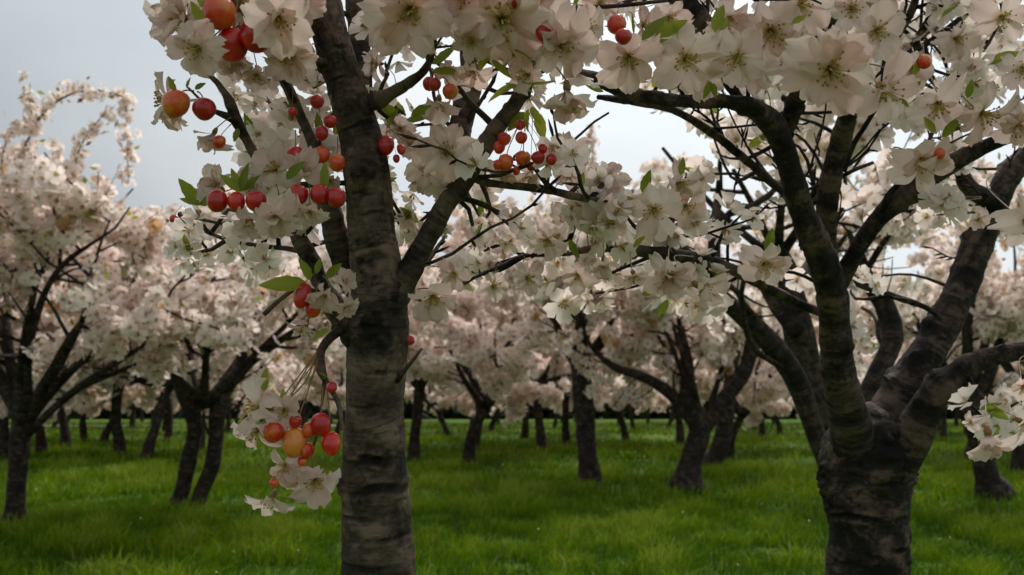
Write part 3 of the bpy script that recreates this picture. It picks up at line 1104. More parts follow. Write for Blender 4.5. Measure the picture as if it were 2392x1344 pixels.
# ================================================================== the near tree in the middle
D1 = 1.06
base1 = P(886, 3060, D1); base1[2] = float(ground_h(base1[0], base1[1]))
T1 = Tree('cherry_tree', 'slender straight cherry tree nearest the camera, red cherries hanging beside its grey banded trunk', base1, BARK_A, 21)
tp, tr = trace([(884, 1344, 172), (881, 1240, 164), (877, 1140, 152), (874, 1040, 142), (876, 950, 136), (880, 860, 138), (885, 780, 142), (884, 700, 132),
                (878, 620, 116), (868, 540, 108), (862, 460, 108), (856, 400, 110), (845, 330, 101), (822, 250, 92), (800, 180, 86), (780, 110, 82),
                (762, 40, 84), (748, -60, 82), (735, -200, 76), (715, -420, 66), (700, -700, 50)], D1)
tp = np.vstack([base1 + [0, 0, -0.05], base1 + [0.0, 0, 0.12], base1 + [0, 0, 0.4], tp])
tr = np.concatenate([[0.075, 0.058, 0.049], tr])
# heights along the trunk for the branch scars
Lc = np.concatenate([[0], np.cumsum(np.linalg.norm(np.diff(tp, axis=0), axis=1))])
vat = lambda py: float(np.interp(-py, -np.array([3160, 2900, 2400] + [1344, 1240, 1140, 1040, 950, 860, 780, 700, 620, 540, 460, 400, 330, 250, 180, 110, 40, -60, -200, -420, -700], float), Lc))
FA = -math.pi / 2          # angle of the side that faces the camera
T1.wood('trunk', tp, tr, seg=150, step=0.0028, rough=0.035, seed=4, flare=0.25, fine=1.0, relief=0.0011,
        scars=[(vat(602), FA, 0.006, 0.65, 0.003), (vat(575), FA + 0.3, 0.002, 0.8, 0.0015), (vat(1062), FA + 0.1, 0.006, 0.6, 0.003), (vat(1128), FA + 0.25, 0.006, 1.0, 0.003), (vat(1238), FA + 0.6, 0.003, 0.7, 0.002),
               (vat(1300), FA - 0.3, 0.002, 1.0, 0.0015), (vat(760), FA - 0.1, 0.004, 0.5, 0.003), (vat(500), FA + 0.5, 0.002, 0.7, 0.001), (vat(455), FA - 0.2, 0.002, 0.6, 0.001), (vat(300), FA + 0.2, 0.0025, 0.9, 0.0012),
               (vat(190), FA - 0.1, 0.002, 0.8, 0.001), (vat(120), FA + 0.4, 0.003, 0.5, 0.0012), (vat(940), FA - 0.3, 0.002, 0.8, 0.001), (vat(1190), FA - 0.6, 0.003, 0.6, 0.002), (vat(860), FA + 0.4, 0.003, 0.6, 0.0015)],
        knots=[(vat(400), FA + 0.05, 0.009, 0.015), (vat(420), FA - 0.1, 0.006, 0.010), (vat(395), FA + 0.9, 0.004, 0.010), (vat(615), FA, 0.003, 0.02), (vat(745), FA - 0.3, 0.005, 0.022), (vat(1120), FA - 1.2, 0.006, 0.014), (vat(1150), FA - 0.3, 0.003, 0.014),
               (vat(1060), FA + 0.2, -0.003, 0.02), (vat(690), FA + 0.7, 0.006, 0.02), (vat(255), FA + 0.9, 0.004, 0.014), (vat(140), FA - 1.1, 0.006, 0.012), (vat(790), FA + 0.2, 0.004, 0.016)])
br = {}


def rknots(p, r, rng):
    L = np.sum(np.linalg.norm(np.diff(p, axis=0), axis=1))
    out = []
    for _ in range(int(L / 0.055) + 1):
        v = rng.uniform(0.04, 1) * L
        rr = np.interp(v / L, np.linspace(0, 1, len(r)), r)
        out.append((v, rng.uniform(0, 6.28), rr * rng.uniform(0.12, 0.4), rr * rng.uniform(0.25, 0.6)))
    return out


def pend(tree, k, pos, x, y, z, size):
    if not hasattr(tree, 'pending'):
        tree.pending = []
    px, py, d = (float(q[0]) for q in proj(pos))
    seen = -60 < px < 2450 and -60 < py < 1400
    tree.pending.append((size / max(d, 0.2) if seen else 0.0, int(k), np.asarray(pos), x, y, z, size))


def settle(tree, limit=300):
    """The blossoms that show largest are parts of their own, the small rest one mass."""
    have = sum(1 for o in tree.root.children if o.name.split('.')[0] == 'blossom')
    todo = sorted(tree.pending, key=lambda q: -q[0])
    k = max(0, limit - have)
    for _, m, pos, x, y, z, size in todo[:k]:
        obj('blossom', MID_MESH[m], tree.root, mat=basis(pos - tree.base, x, y, z, size))
    V, T, R, TI, n = [], [], [], [], 0
    for _, m, pos, x, y, z, size in todo[k:]:
        v, t, r = MID_T[m // 3]
        V.append(pos - tree.base + size * (v[:, 0:1] * x + v[:, 1:2] * y + v[:, 2:3] * z))
        T.append(t + n); R.append(r); TI.append(np.full(len(v), (0.1, 0.35, 0.6)[m % 3])); n += len(v)
    if V:
        me = mesh_from('small_blossoms', np.vstack(V), [np.vstack(T)], BLOOM, {'rad': ('FLOAT', np.concatenate(R)), 'tint': ('FLOAT', np.concatenate(TI))})
        tree.part('small_blossoms', me, 'stuff')


def twiggy(tree, n, seed, ok, wood):
    """Crooked bare twigs with buds along the near limbs."""
    rng = np.random.default_rng(seed)
    pts = [(q, rr) for p, r in tree.limbs for q, rr in zip(*resample(p, r, 0.04)) if rr < 0.032]
    made = 0
    for _ in range(n * 6):
        if made >= n:
            break
        q, rr = pts[rng.integers(0, len(pts))]
        b = wob(rng, q, rng.normal(0, 1, 3) * np.array([1, 0.5, 0.8]) + np.array([0, 0, 0.3]), rng.uniform(0.10, 0.36), 9, 0.17, 0.02)
        px, py, d = proj(b)
        if not ok(px, py, d).all() or b[-1][2] < b[0][2] - 0.01:
            continue
        made += 1
        r0 = min(rr * 0.7, rng.uniform(0.0022, 0.0042))
        wood.add(b, np.linspace(r0, 0.0012, len(b)), seg=6, step=0.015, rough=0.3, seed=int(rng.integers(1, 99)))
        for j in range(2, len(b)):
            if rng.random() < 0.6:
                e = b[j] + unit(unit(b[j] - b[j - 1]) + rng.normal(0, 0.6, 3)) * rng.uniform(0.006, 0.03)
                wood.add(np.array([b[j], (b[j] + e) / 2, e]), [0.0013, 0.0022, 0.0006], seg=5, step=0.02)
        if rng.random() < 0.5:
            for k in range(rng.integers(1, 4)):
                j = rng.integers(4, len(b))
                ax = unit(rng.normal(0, 1, 3) + np.array([0, -0.6, -0.2]))[None]
                X, Y, Z = frames(ax, rng)
                pend(tree, rng.integers(0, len(MID_MESH)), b[j] + ax[0] * 0.012, X[0], Y[0], Z[0], rng.uniform(0.016, 0.026))


LIMBS1 = {
    'back_stem': ([(858, 420, 30), (853, 330, 42), (847, 220, 46), (840, 100, 54), (828, -60, 56), (815, -260, 46)], 1.10, 1.2),
    'right': ([(895, 735, 60), (925, 685, 74), (955, 635, 62), (985, 580, 52), (1010, 535, 54), (1040, 480, 48), (1085, 420, 50), (1120, 360, 46), (1160, 300, 42), (1205, 240, 38), (1232, 190, 32), (1262, 110, 26), (1285, 20, 20), (1300, -120, 12)], 1.06, 1.02),
    'right_fork': ([(1060, 455, 30), (1068, 400, 44), (1073, 320, 56), (1085, 250, 60), (1100, 190, 56), (1094, 120, 46), (1088, 30, 44), (1080, -120, 36)], 1.10, 1.26),
    'right_twig': ([(1095, 412, 16), (1130, 425, 19), (1180, 433, 18), (1260, 441, 19), (1330, 456, 19), (1378, 466, 15), (1420, 470, 8)], 1.05, 1.02),
    'fruit_spur': ([(1300, 448, 12), (1275, 428, 14), (1255, 400, 12), (1240, 385, 8)], 1.03, 1.02),
    'upper_right': ([(845, 245, 30), (875, 238, 42), (915, 218, 28), (955, 194, 24), (990, 166, 19), (1005, 140, 14), (1015, 112, 9)], 1.06, 1.0),
    'left_stub': ([(872, 800, 60), (835, 792, 64), (805, 755, 52), (778, 722, 44), (762, 698, 36), (752, 660, 26), (742, 620, 18)], 1.06, 1.04),
    'rear_limb': ([(850, 720, 40), (815, 655, 52), (795, 590, 58), (775, 510, 56), (760, 450, 44), (745, 390, 30), (735, 350, 27), (715, 300, 24), (690, 245, 23), (668, 195, 23), (648, 158, 22), (640, 100, 12)], 1.10, 1.03),
    'rear_limb_low': ([(800, 720, 30), (755, 670, 40), (725, 605, 44), (700, 560, 40), (682, 515, 36), (660, 440, 24)], 1.14, 1.2),
    'left_twig': ([(850, 428, 16), (790, 428, 15), (740, 430, 14), (690, 432, 15), (640, 415, 17), (612, 385, 20), (588, 350, 21), (565, 308, 25), (548, 275, 32), (540, 248, 24), (512, 200, 14), (476, 158, 8), (466, 120, 6)], 1.05, 0.97),
    'left_twig_spur': ([(556, 290, 14), (530, 272, 18), (505, 262, 12), (470, 235, 7), (440, 205, 5)], 0.985, 0.96),
    'hanging_twig': ([(800, 765, 24), (775, 786, 22), (752, 815, 20), (746, 845, 28), (752, 872, 22), (762, 893, 13), (785, 930, 11), (797, 970, 9), (797, 1005, 6)], 1.04, 0.98),
    'left_back_branch': ([(735, 610, 16), (690, 585, 13), (610, 575, 11), (530, 560, 10), (460, 530, 8), (420, 500, 6)], 1.15, 1.34),
    'bunch_stalk': ([(758, 886, 10), (752, 940, 6), (742, 1000, 6), (730, 1050, 6), (708, 1082, 6), (668, 1110, 5)], 0.99, 0.965),
    'low_left_twig': ([(752, 690, 14), (700, 672, 9), (655, 700, 9), (617, 735, 11)], 1.0, 0.97),
    'right_spur_low': ([(925, 890, 16), (950, 860, 9), (968, 838, 8), (985, 815, 5)], 1.04, 1.02),
    'stub_left': ([(800, 150, 22), (735, 142, 20), (712, 130, 10)], 1.05, 1.02),
    'bloom_twig': ([(690, 240, 14), (640, 140, 14), (600, 60, 12), (560, 20, 10), (520, -30, 8)], 1.03, 0.96),
}
for k, (pts, a, b) in LIMBS1.items():
    p, r = trace(pts, a, b)
    big = max(x[2] for x in pts) > 30
    r = r * 0.93
    T1.limb(p, r, flare=0.12, seg=56 if big else 14, step=0.004 if big else 0.008, rough=0.10 if big else 0.2, fine=0.8, relief=0.0009 if big else 0.0004, knots=rknots(p, r, T1.rng))
    br[k] = (p, r)

S = lambda x, y, d: P(x, y, d)
# upper left bunch
for a in [(437, 45, 175, 0.97, (-.5, -.1, .8)), (462, 112, 140, 0.89, (0, -.35, .9)), (648, 38, 180, 0.90, (.3, -.5, .75)), (672, 120, 150, 0.97, (.3, -.6, .6)), (550, 128, 120, 0.985, (0, -.8, .5)),
          (560, 5, 130, 0.99, (0, -.3, .9)), (700, -10, 150, 1.0, None), (600, 170, 90, 1.0, (.1, -.7, .6))]:
    blossom(T1.root, a[0], a[1], a[2], a[3], a[4], stem=S(560, 20, 0.985), double=True)
for a in [(512, 30, 44, 0.93, 0.62), (543, 106, 40, 0.945, 0.2), (598, 84, 40, 0.935, 0.12), (607, 4, 22, 0.93, 0.5), (661, 12, 20, 0.93, 0.15)]:
    cherry(T1.root, *a[:5], stem=S(558, -10, 0.96))
for a in [(490, 62, 62, 215, .90), (480, 60, 66, 120, .905), (700, 60, 50, 320, .95), (712, 95, 38, 130, .95), (476, 20, 60, 100, .92)]:
    leaf(T1.root, *a)
# second bunch
blossom(T1.root, 398, 238, 140, 0.965, (-.8, -.1, .55), stem=S(470, 232, .96), n=7)
blossom(T1.root, 412, 262, 90, 0.975, (-.2, -.9, .3), stem=S(470, 232, .96), n=5)
blossom(T1.root, 500, 312, 95, 0.97, (-.3, -.9, .35), stem=S(540, 275, .97), double=True)
cherry(T1.root, 410, 243, 34, 0.93, 0.78, S(452, 213, .955)); cherry(T1.root, 477, 255, 29, 0.935, 0.05, S(462, 214, .955)); cherry(T1.root, 512, 332, 16, 0.955, 0.6, S(540, 290, .97))
leaf(T1.root, 412, 216, 40, 115, .93); leaf(T1.root, 438, 208, 30, 85, .94); leaf(T1.root, 455, 208, 34, 20, .95); leaf(T1.root, 556, 300, 40, 265, .97)
# the row of red fruit
for a in [(507, 470, 27, .03), (552, 472, 23, .30), (598, 470, 26, .1), (695, 456, 27, .04), (747, 455, 25, .03), (786, 462, 25, 0.0)]:
    cherry(T1.root, a[0], a[1], a[2], 0.945, a[3], S(a[0] + R3.uniform(-15, 15), 425, .985))
for a in [(690, 365, 24, .35), (752, 362, 20, .45), (787, 381, 21, .75), (740, 238, 18, .05), (771, 284, 17, 0.0), (751, 312, 18, .12), (683, 262, 12, .4)]:
    cherry(T1.root, a[0], a[1], a[2], 1.0, a[3], S(a[0] + R3.uniform(-12, 12), a[1] - 60, 1.03))
for a in [(645, 505, 128, .915, (.05, -.55, .8), 5), (588, 512, 95, .93, (-.2, -.7, .6), 5), (645, 400, 140, .985, (-.1, .3, .9), 6), (705, 405, 120, .98, (.5, .3, .7), 5), (512, 438, 110, .985, (-.4, .4, .8), 6),
          (722, 492, 95, .925, (.1, -.75, .6), 5), (585, 430, 90, 1.0, None, 5), (770, 420, 70, 1.02, None, 5)]:
    blossom(T1.root, a[0], a[1], a[2], a[3], a[4], n=a[5], stem=S(min(max(a[0], 560), 760), 430, 1.0))
for a in [(566, 448, 62, 150, .95), (564, 448, 70, 72, .95), (566, 446, 60, 118, .955), (566, 446, 55, 40, .95), (762, 440, 62, 95, .95), (755, 440, 50, 80, .955), (470, 480, 80, 130, 1.0), (470, 480, 60, 165, 1.0), (465, 478, 62, 25, 1.0), (670, 420, 60, 50, .95)]:
    leaf(T1.root, *a)
cherry(T1.root, 407, 512, 12, 1.3, .05, S(425, 480, 1.33)); cherry(T1.root, 440, 510, 9, 1.3, .1, S(430, 480, 1.33))
# by the trunk, right
for a in [(902, 340, 21, .1), (937, 350, 11, .3), (926, 371, 9, .1)]:
    cherry(T1.root, a[0], a[1], a[2], 1.04, a[3], S(905, 290, 1.06), 1.15)
cherry(T1.root, 1003, 196, 17, 1.0, 0.1, S(1020, 160, 1.0)); cherry(T1.root, 1016, 198, 16, .98, 0.05, S(1022, 160, 1.0)); cherry(T1.root, 1052, 214, 20, .98, 0.72, S(1028, 170, 1.0))
for a in [(1050, 158, 90, .995, (.3, -.6, .6), S(1005, 150, 1.0)), (1025, 235, 110, 1.02, (.0, -.8, .5), S(1010, 160, 1.0)), (1040, 358, 150, 1.0, (.35, .1, .9), S(1110, 405, 1.05)), (1000, 392, 110, 1.03, (-.3, -.3, .8), S(1080, 420, 1.05)),
          (885, 150, 80, 1.08, (-.6, -.2, .5), S(925, 210, 1.05)), (935, 300, 80, 1.1, None, S(900, 280, 1.06)), (960, 340, 70, 1.1, None, S(900, 290, 1.06)),
          (1010, 690, 130, 1.0, (.2, -.6, .7), S(955, 690, 1.05)), (1062, 640, 90, 1.05, None, S(980, 620, 1.05)), (985, 420, 70, 1.06, None, S(1080, 425, 1.05))]:
    blossom(T1.root, a[0], a[1], a[2], a[3], a[4], stem=a[5])
for a in [(1000, 95, 50, 150, 1.0), (1010, 120, 46, 100, 1.0), (1010, 150, 75, 20, .98), (1010, 165, 66, -10, .98), (1005, 130, 36, 60, 1.0), (960, 270, 70, 25, 1.05), (950, 280, 66, -10, 1.05), (930, 270, 60, 150, 1.06), (905, 300, 55, 60, 1.05), (985, 95, 40, 170, 1.0)]:
    leaf(T1.root, *a)
# fruit bunch on the right limb's twig
for a in [(1215, 292, 14, .1), (1178, 325, 17, .5), (1166, 345, 15, .4), (1218, 322, 16, .3), (1181, 380, 20, .5), (1222, 370, 20, .72), (1257, 369, 17, .08), (1288, 373, 14, .2), (1268, 348, 12, .25), (1206, 400, 10, .5), (1163, 385, 12, .45), (1240, 388, 12, .2)]:
    cherry(T1.root, a[0], a[1], a[2], 1.0 + R3.uniform(-.015, .02), a[3], S(1225 + R3.uniform(-14, 20), 262, 1.03))
for a in [(1320, 355, 110, 1.06, (.5, .1, .8), S(1275, 428, 1.04)), (1240, 405, 100, 1.04, (-.1, -.7, .6), S(1250, 400, 1.02)), (1180, 398, 80, 1.04, (-.3, -.6, .6), S(1200, 430, 1.04)), (1330, 410, 80, 1.06, None, S(1290, 445, 1.04))]:
    blossom(T1.root, a[0], a[1], a[2], a[3], a[4], stem=a[5])
for a in [(1235, 255, 55, 260, 1.01), (1225, 262, 60, 230, 1.02), (1255, 262, 70, 285, 1.03), (1240, 250, 50, 300, 1.0)]:
    leaf(T1.root, *a)
cherry(T1.root, 956, 795, 14, 1.06, 0.1, S(955, 840, 1.05))
# the middle bunch, left
cherry(T1.root, 706, 690, 22, .97, .12, S(735, 640, .99), 1.45); cherry(T1.root, 731, 722, 21, .975, .55, S(745, 660, .99), 1.1)
blossom(T1.root, 765, 682, 96, .96, (-.2, -.45, .8), n=5, stem=S(755, 645, 1.0), cup=0.75)
blossom(T1.root, 800, 660, 70, .97, (.7, .2, .5), n=5, stem=S(760, 650, 1.0), cup=0.6); blossom(T1.root, 805, 715, 70, .975, (.6, -.6, .5), n=5, stem=S(760, 680, 1.0)); blossom(T1.root, 715, 760, 90, 1.0, (-.2, -.8, .4), n=5, stem=S(750, 690, 1.01))
for a in [(725, 655, 60, 112, .965), (762, 648, 58, 35, .965), (715, 660, 105, 192, .97), (738, 640, 40, 75, .98), (770, 770, 48, 205, .985), (790, 648, 40, 20, .99)]:
    leaf(T1.root, *a)
# the hanging bunch
for a in [(618, 950, 165, .945, (-.85, .25, .5), 6, (740, 822)), (665, 958, 105, .955, (.35, -.1, .85), 5, (742, 840)), (603, 1003, 125, .965, (-.35, -.6, .7), 5, (735, 830)),
          (668, 1086, 112, .955, (-.35, -.3, .85), 6, (690, 1094)), (735, 1118, 125, .95, (.35, -.5, .75), 5, (735, 1040)), (694, 1108, 100, .965, (-.1, -.6, .7), 5, (712, 1078)), (636, 1160, 118, .955, (-.2, -.65, .7), 5, (668, 1108))]:
    blossom(T1.root, a[0], a[1], a[2], a[3], a[4], n=a[5], stem=S(a[6][0], a[6][1], 1.0), double=False, stam=1.35 if a[0] == 612 else 1.0)
for a in [(640, 1010, 26, .6, (738, 826)), (688, 1033, 31, .93, (742, 846)), (749, 992, 26, .1, (757, 884)), (773, 1036, 25, .5, (762, 893)), (716, 1052, 20, .5, (738, 1010)), (722, 1005, 18, .55, (745, 975)), (690, 985, 16, .35, (741, 850)),
          (775, 906, 14, .05, (762, 880)), (706, 1078, 12, .6, (728, 1050)), (640, 1128, 11, .6, (668, 1108))]:
    cherry(T1.root, a[0], a[1], a[2], .945, a[3], S(a[4][0], a[4][1], 1.0), 1.18 if a[0] in (688, 773) else 1.05)
leaf(T1.root, 616, 915, 58, 82, .94, 0.1); leaf(T1.root, 655, 940, 34, 70, .96); leaf(T1.root, 745, 870, 26, 320, .99)
# top, between the trunk and the right tree
for a in [(962, 20, 250, .93, (-.1, -.55, .8)), (1075, -20, 190, .95, (.2, -.6, .7)), (1172, 45, 230, .94, (.05, -.45, .85)), (1102, 98, 95, .93, (-.2, -.2, .9)), (1110, 160, 100, .98, (-.2, -.8, .4)), (1240, 20, 160, .97, (.2, -.4, .8)),
          (1308, 105, 180, .95, (.3, -.35, .85)), (1325, 210, 150, .96, (.1, -.95, .25)), (1235, 175, 110, .965, (-.5, -.5, .6)), (1365, 60, 110, .99, (.4, -.5, .6)), (1200, 130, 110, .98, None), (1400, 10, 100, 1.05, None), (900, -30, 150, .97, None)]:
    blossom(T1.root, a[0], a[1], a[2], a[3], a[4], stem=S(min(max(a[0], 1090), 1265), max(-60, min(a[1] - 30, 150)), 1.03), double=a[2] > 140)
cherry(T1.root, 1272, 78, 23, .925, .05, S(1268, 20, .96)); cherry(T1.root, 1280, 98, 16, .935, .2, S(1268, 20, .96)); cherry(T1.root, 1210, 5, 20, .92, .3, S(1240, -40, .96))
for a in [(1140, 110, 60, 250, .95), (1150, 140, 70, 300, .95), (1200, 118, 50, 340, .94), (1210, 200, 80, 200, .96), (1300, 190, 90, 205, .95), (1090, 80, 50, 30, .97), (1180, 195, 66, 330, .97), (1340, 20, 50, 60, 1.0)]:
    leaf(T1.root, *a)


def fill(tree, boxes, limbs, seed, wood):
    """Smaller clusters of blossom along the limbs: (x0, y0, x1, y1, clusters, d0, d1, D0, D1)."""
    rng = np.random.default_rng(seed)
    L = np.vstack([resample(p, r, 0.03)[0] for p, r in limbs])
    for x0, y0, x1, y1, nc, d0, d1, s0, s1 in boxes:
        for _ in range(nc):
            px, py, d = rng.uniform(x0, x1), rng.uniform(y0, y1), rng.uniform(d0, d1)
            c = P(px, py, d)
            i = np.argmin(np.sum((L - c) ** 2, 1))
            a = L[i]
            g = np.linalg.norm(c - a)
            if g > 0.55:
                continue
            if g > 0.03:
                m = (a + c) / 2 + rng.normal(0, 0.1 * g, 3)
                wood.add(np.array([a, m, c]), [0.0035 + 0.004 * g, 0.003, 0.002], seg=5, step=0.03)
            k = rng.integers(3, 6)
            dirs = unit(rng.normal(0, 1, (k, 3)) + np.array([0, -0.5, -0.15]))
            D = rng.uniform(s0, s1)
            rs = D / 2 * d / F
            X, Y, Z = frames(unit(dirs + rng.normal(0, 0.3, (k, 3))), rng)
            for q in range(k):
                pos = c + dirs[q] * rs * rng.uniform(0.45, 1.1)
                pend(tree, rng.integers(0, len(MID_MESH)), pos, X[q], Y[q], Z[q], rs * rng.uniform(0.85, 1.15))
            if rng.random() < 0.55:
                o = leaf(tree.root, px, py, D * rng.uniform(0.5, 0.9), rng.uniform(20, 160), d - 0.01)


# the pieces above were placed in world space: bring them under the tree's base
def rebase(tree, since):
    M = Matrix.Translation(Vector(-tree.base))
    for o in since:
        o.matrix_basis = M @ o.matrix_basis


for o in T1.root.children:
    if o.name.split('.')[0] in ('blossom', 'cherry', 'leaf'):
        o.matrix_basis = Matrix.Translation(Vector(-T1.base)) @ o.matrix_basis


def leaf_local(tree):
    def f(*a, **k):
        o = leaf(*a, **k)
        o.matrix_basis = Matrix.Translation(Vector(-tree.base)) @ o.matrix_basis
        return o
    return f


done1 = set(T1.root.children)
fill(T1, [(560, 160, 800, 400, 20, 1.08, 1.3, 60, 95), (880, 90, 980, 420, 2, 1.1, 1.25, 45, 70), (960, 340, 1090, 440, 4, 1.05, 1.2, 55, 80), (1150, -20, 1420, 220, 9, 1.02, 1.3, 60, 100),
          (1290, 420, 1430, 520, 8, 1.0, 1.15, 60, 95), (620, 420, 780, 560, 8, 1.1, 1.25, 55, 80), (960, 440, 1010, 560, 3, 1.1, 1.2, 50, 70), (400, 490, 660, 640, 12, 1.2, 1.45, 55, 80), (885, 290, 1010, 620, 6, 1.1, 1.35, 45, 75), (1080, 440, 1300, 560, 7, 1.1, 1.4, 45, 75), (860, -60, 1160, 40, 8, 1.0, 1.2, 80, 120), (380, -60, 720, 20, 8, 1.0, 1.15, 90, 120)],
     T1.limbs, 5, T1.twigs)
for o in T1.root.children:
    if o not in done1 and o.name.startswith('leaf'):
        o.matrix_basis = Matrix.Translation(Vector(-T1.base)) @ o.matrix_basis


twiggy(T1, 20, 3, lambda x, y, d: (d > 0.95) & (x > 850) & (y < 640), T1.twigs)
settle(T1)


def keep_above(p):
    px, py, d = proj(p)
    return (py < -90) | (d < 0.2)


# crown above the picture
top1 = tp[-1]
for a in range(6):
    az = a * 1.05 + 0.3
    p = wob(T1.rng, tp[-3] + (tp[-1] - tp[-3]) * T1.rng.uniform(0, 1), (math.cos(az) * 0.8, math.sin(az) * 0.8, 0.9), 1.1, 6, 0.12, 0.05)
    T1.limb(p, np.linspace(0.016, 0.005, len(p)), seg=8, step=0.06)
    T1.side_growth(p, np.linspace(0.016, 0.005, len(p)), 0.32, (0.25, 0.6), keep=keep_above)
T1.finish(MID_T, 0.030, 5, 0.05, keep=keep_above)

# ================================================================== the near tree on the right
D2 = 1.72
base2 = P(2032, 2260, D2); base2[2] = float(ground_h(base2[0], base2[1]))
T2 = Tree('cherry_tree', 'thick dark cherry tree forking into heavy limbs, trunk cut by the lower right picture edge', base2, BARK_B, 33)
tp2, tr2 = trace([(2030, 1344, 172), (2030, 1250, 172), (2027, 1180, 180), (2022, 1110, 190), (2022, 1050, 188), (2025, 1000, 150), (2030, 960, 90)], D2)
tp2 = np.vstack([base2 + [0, 0, -0.05], base2 + [0, 0, 0.1], base2 + [0, 0, 0.35], tp2])
tr2 = np.concatenate([[0.125, 0.095, 0.078], tr2])
L2 = np.concatenate([[0], np.cumsum(np.linalg.norm(np.diff(tp2, axis=0), axis=1))])
v2 = lambda py: float(np.interp(-py, -np.array([2320, 2140, 1840, 1344, 1250, 1180, 1110, 1050, 1000, 960], float), L2))
T2.wood('trunk', tp2, tr2, seg=150, step=0.004, rough=0.10, seed=9, flare=0.2, relief=0.0034,
        scars=[(v2(1185), FA - 0.7, 0.007, 0.6, 0.005), (v2(1110), FA + 0.4, 0.006, 0.5, 0.004), (v2(1260), FA + 0.7, 0.005, 0.5, 0.003)],
        knots=[(v2(1100), FA - 1.35, 0.014, 0.022), (v2(1150), FA - 1.25, 0.012, 0.03), (v2(1180), FA - 1.0, 0.010, 0.03), (v2(1060), FA - 0.5, 0.006, 0.03), (v2(1100), FA + 1.1, 0.010, 0.025), (v2(1010), FA + 0.2, 0.008, 0.04)])
LIMBS2 = {
    'left_limb': ([(2018, 1130, 120), (2000, 1050, 124), (1985, 990, 104), (1972, 930, 92), (1957, 850, 82), (1950, 760, 80), (1945, 695, 80), (1926, 620, 78), (1892, 540, 70), (1866, 470, 65), (1846, 400, 61), (1826, 335, 62), (1800, 285, 64), (1755, 250, 52), (1700, 237, 38), (1600, 237, 36),
                   (1500, 224, 36), (1440, 205, 36), (1390, 184, 33), (1345, 168, 18)], 1.72, 1.22),
    'fork_up': ([(1818, 330, 44), (1842, 285, 46), (1858, 240, 44), (1874, 205, 42), (1895, 130, 38), (1905, 40, 34), (1900, -100, 28)], 1.46, 1.30),
    'middle_limb': ([(1940, 660, 50), (1932, 600, 52), (1930, 520, 52), (1942, 410, 53), (1966, 320, 51), (1985, 250, 46), (1988, 180, 42), (1965, 100, 44), (1945, 30, 42), (1938, -100, 34)], 1.66, 1.35),
    'right_limb': ([(1950, 680, 46), (1975, 635, 44), (2010, 570, 44), (2060, 502, 52), (2120, 452, 58), (2190, 402, 52), (2260, 362, 45), (2330, 330, 40), (2420, 290, 34), (2560, 200, 22)], 1.66, 1.45),
    'big_right': ([(2040, 1120, 130), (2068, 1010, 128), (2105, 930, 108), (2150, 850, 94), (2200, 765, 86), (2242, 680, 82), (2272, 600, 76), (2312, 510, 70), (2352, 420, 62), (2420, 340, 52), (2540, 200, 36)], 1.74, 1.85),
    'big_right_fork': ([(2330, 480, 44), (2300, 462, 48), (2265, 440, 40), (2244, 395, 33), (2232, 320, 30), (2226, 240, 18)], 1.80, 1.76),
    'low_right': ([(2070, 1150, 90), (2105, 1070, 100), (2140, 1000, 92), (2180, 925, 76), (2250, 862, 62), (2330, 832, 52), (2430, 812, 44), (2600, 760, 30)], 1.70, 1.6),
    'long_twig': ([(1845, 460, 22), (1800, 425, 22), (1740, 372, 23), (1650, 302, 21), (1570, 257, 19), (1500, 240, 22), (1440, 232, 20), (1398, 227, 12)], 1.58, 1.3),
    'low_twig': ([(1930, 735, 22), (1880, 715, 22), (1800, 676, 27), (1700, 626, 29), (1620, 596, 32), (1580, 575, 34), (1552, 552, 30), (1515, 536, 20), (1485, 532, 12)], 1.68, 1.3),
    'low_twig_fork': ([(1620, 600, 26), (1560, 594, 36), (1480, 585, 31), (1400, 577, 24), (1350, 588, 14), (1280, 596, 9), (1225, 598, 11), (1165, 624, 13), (1110, 648, 10), (1062, 674, 8)], 1.42, 1.12),
    'low_fork_twiglet': ([(1240, 600, 10), (1290, 575, 9), (1330, 560, 6)], 1.2, 1.18),
    'cross_twig': ([(1960, 640, 22), (1990, 656, 20), (2080, 690, 17), (2168, 722, 15), (2200, 745, 12)], 1.68, 1.74),
    'upper_twig': ([(1970, 400, 16), (1990, 345, 15), (2030, 280, 14), (2070, 205, 18), (2100, 155, 22), (2140, 95, 22), (2170, 50, 24), (2192, -30, 20), (2210, -160, 14)], 1.60, 1.42),
    'upper_twig_b': ([(2095, 160, 14), (2110, 135, 17), (2160, 105, 16), (2220, 62, 15), (2290, 0, 13), (2340, -60, 10)], 1.5, 1.42),
    'upper_twig_c': ([(2060, 220, 12), (2075, 120, 17), (2110, 60, 20), (2132, 20, 20), (2150, -60, 16)], 1.5, 1.4),
    'upper_twig_d': ([(2150, 380, 9), (2200, 260, 8), (2250, 172, 9), (2310, 100, 8), (2340, 30, 7), (2345, -40, 6)], 1.55, 1.45),
    'crown_limb': ([(1740, 245, 24), (1705, 200, 30), (1680, 120, 38), (1650, 60, 46), (1610, 15, 54), (1570, -30, 56), (1540, -120, 44)], 1.40, 1.38),
    'mid_twig': ([(1880, 500, 14), (1940, 430, 14), (1990, 400, 11), (2040, 380, 8)], 1.62, 1.6),
    'mid_spur': ([(2060, 500, 18), (2075, 460, 20), (2100, 425, 14), (2110, 395, 7)], 1.58, 1.52),
    'low_right_twig': ([(2250, 870, 16), (2280, 910, 12), (2310, 950, 9), (2320, 985, 6)], 1.66, 1.5),
    'thin_right_twig': ([(2130, 460, 12), (2200, 462, 10), (2290, 464, 9)], 1.6, 1.7),
}
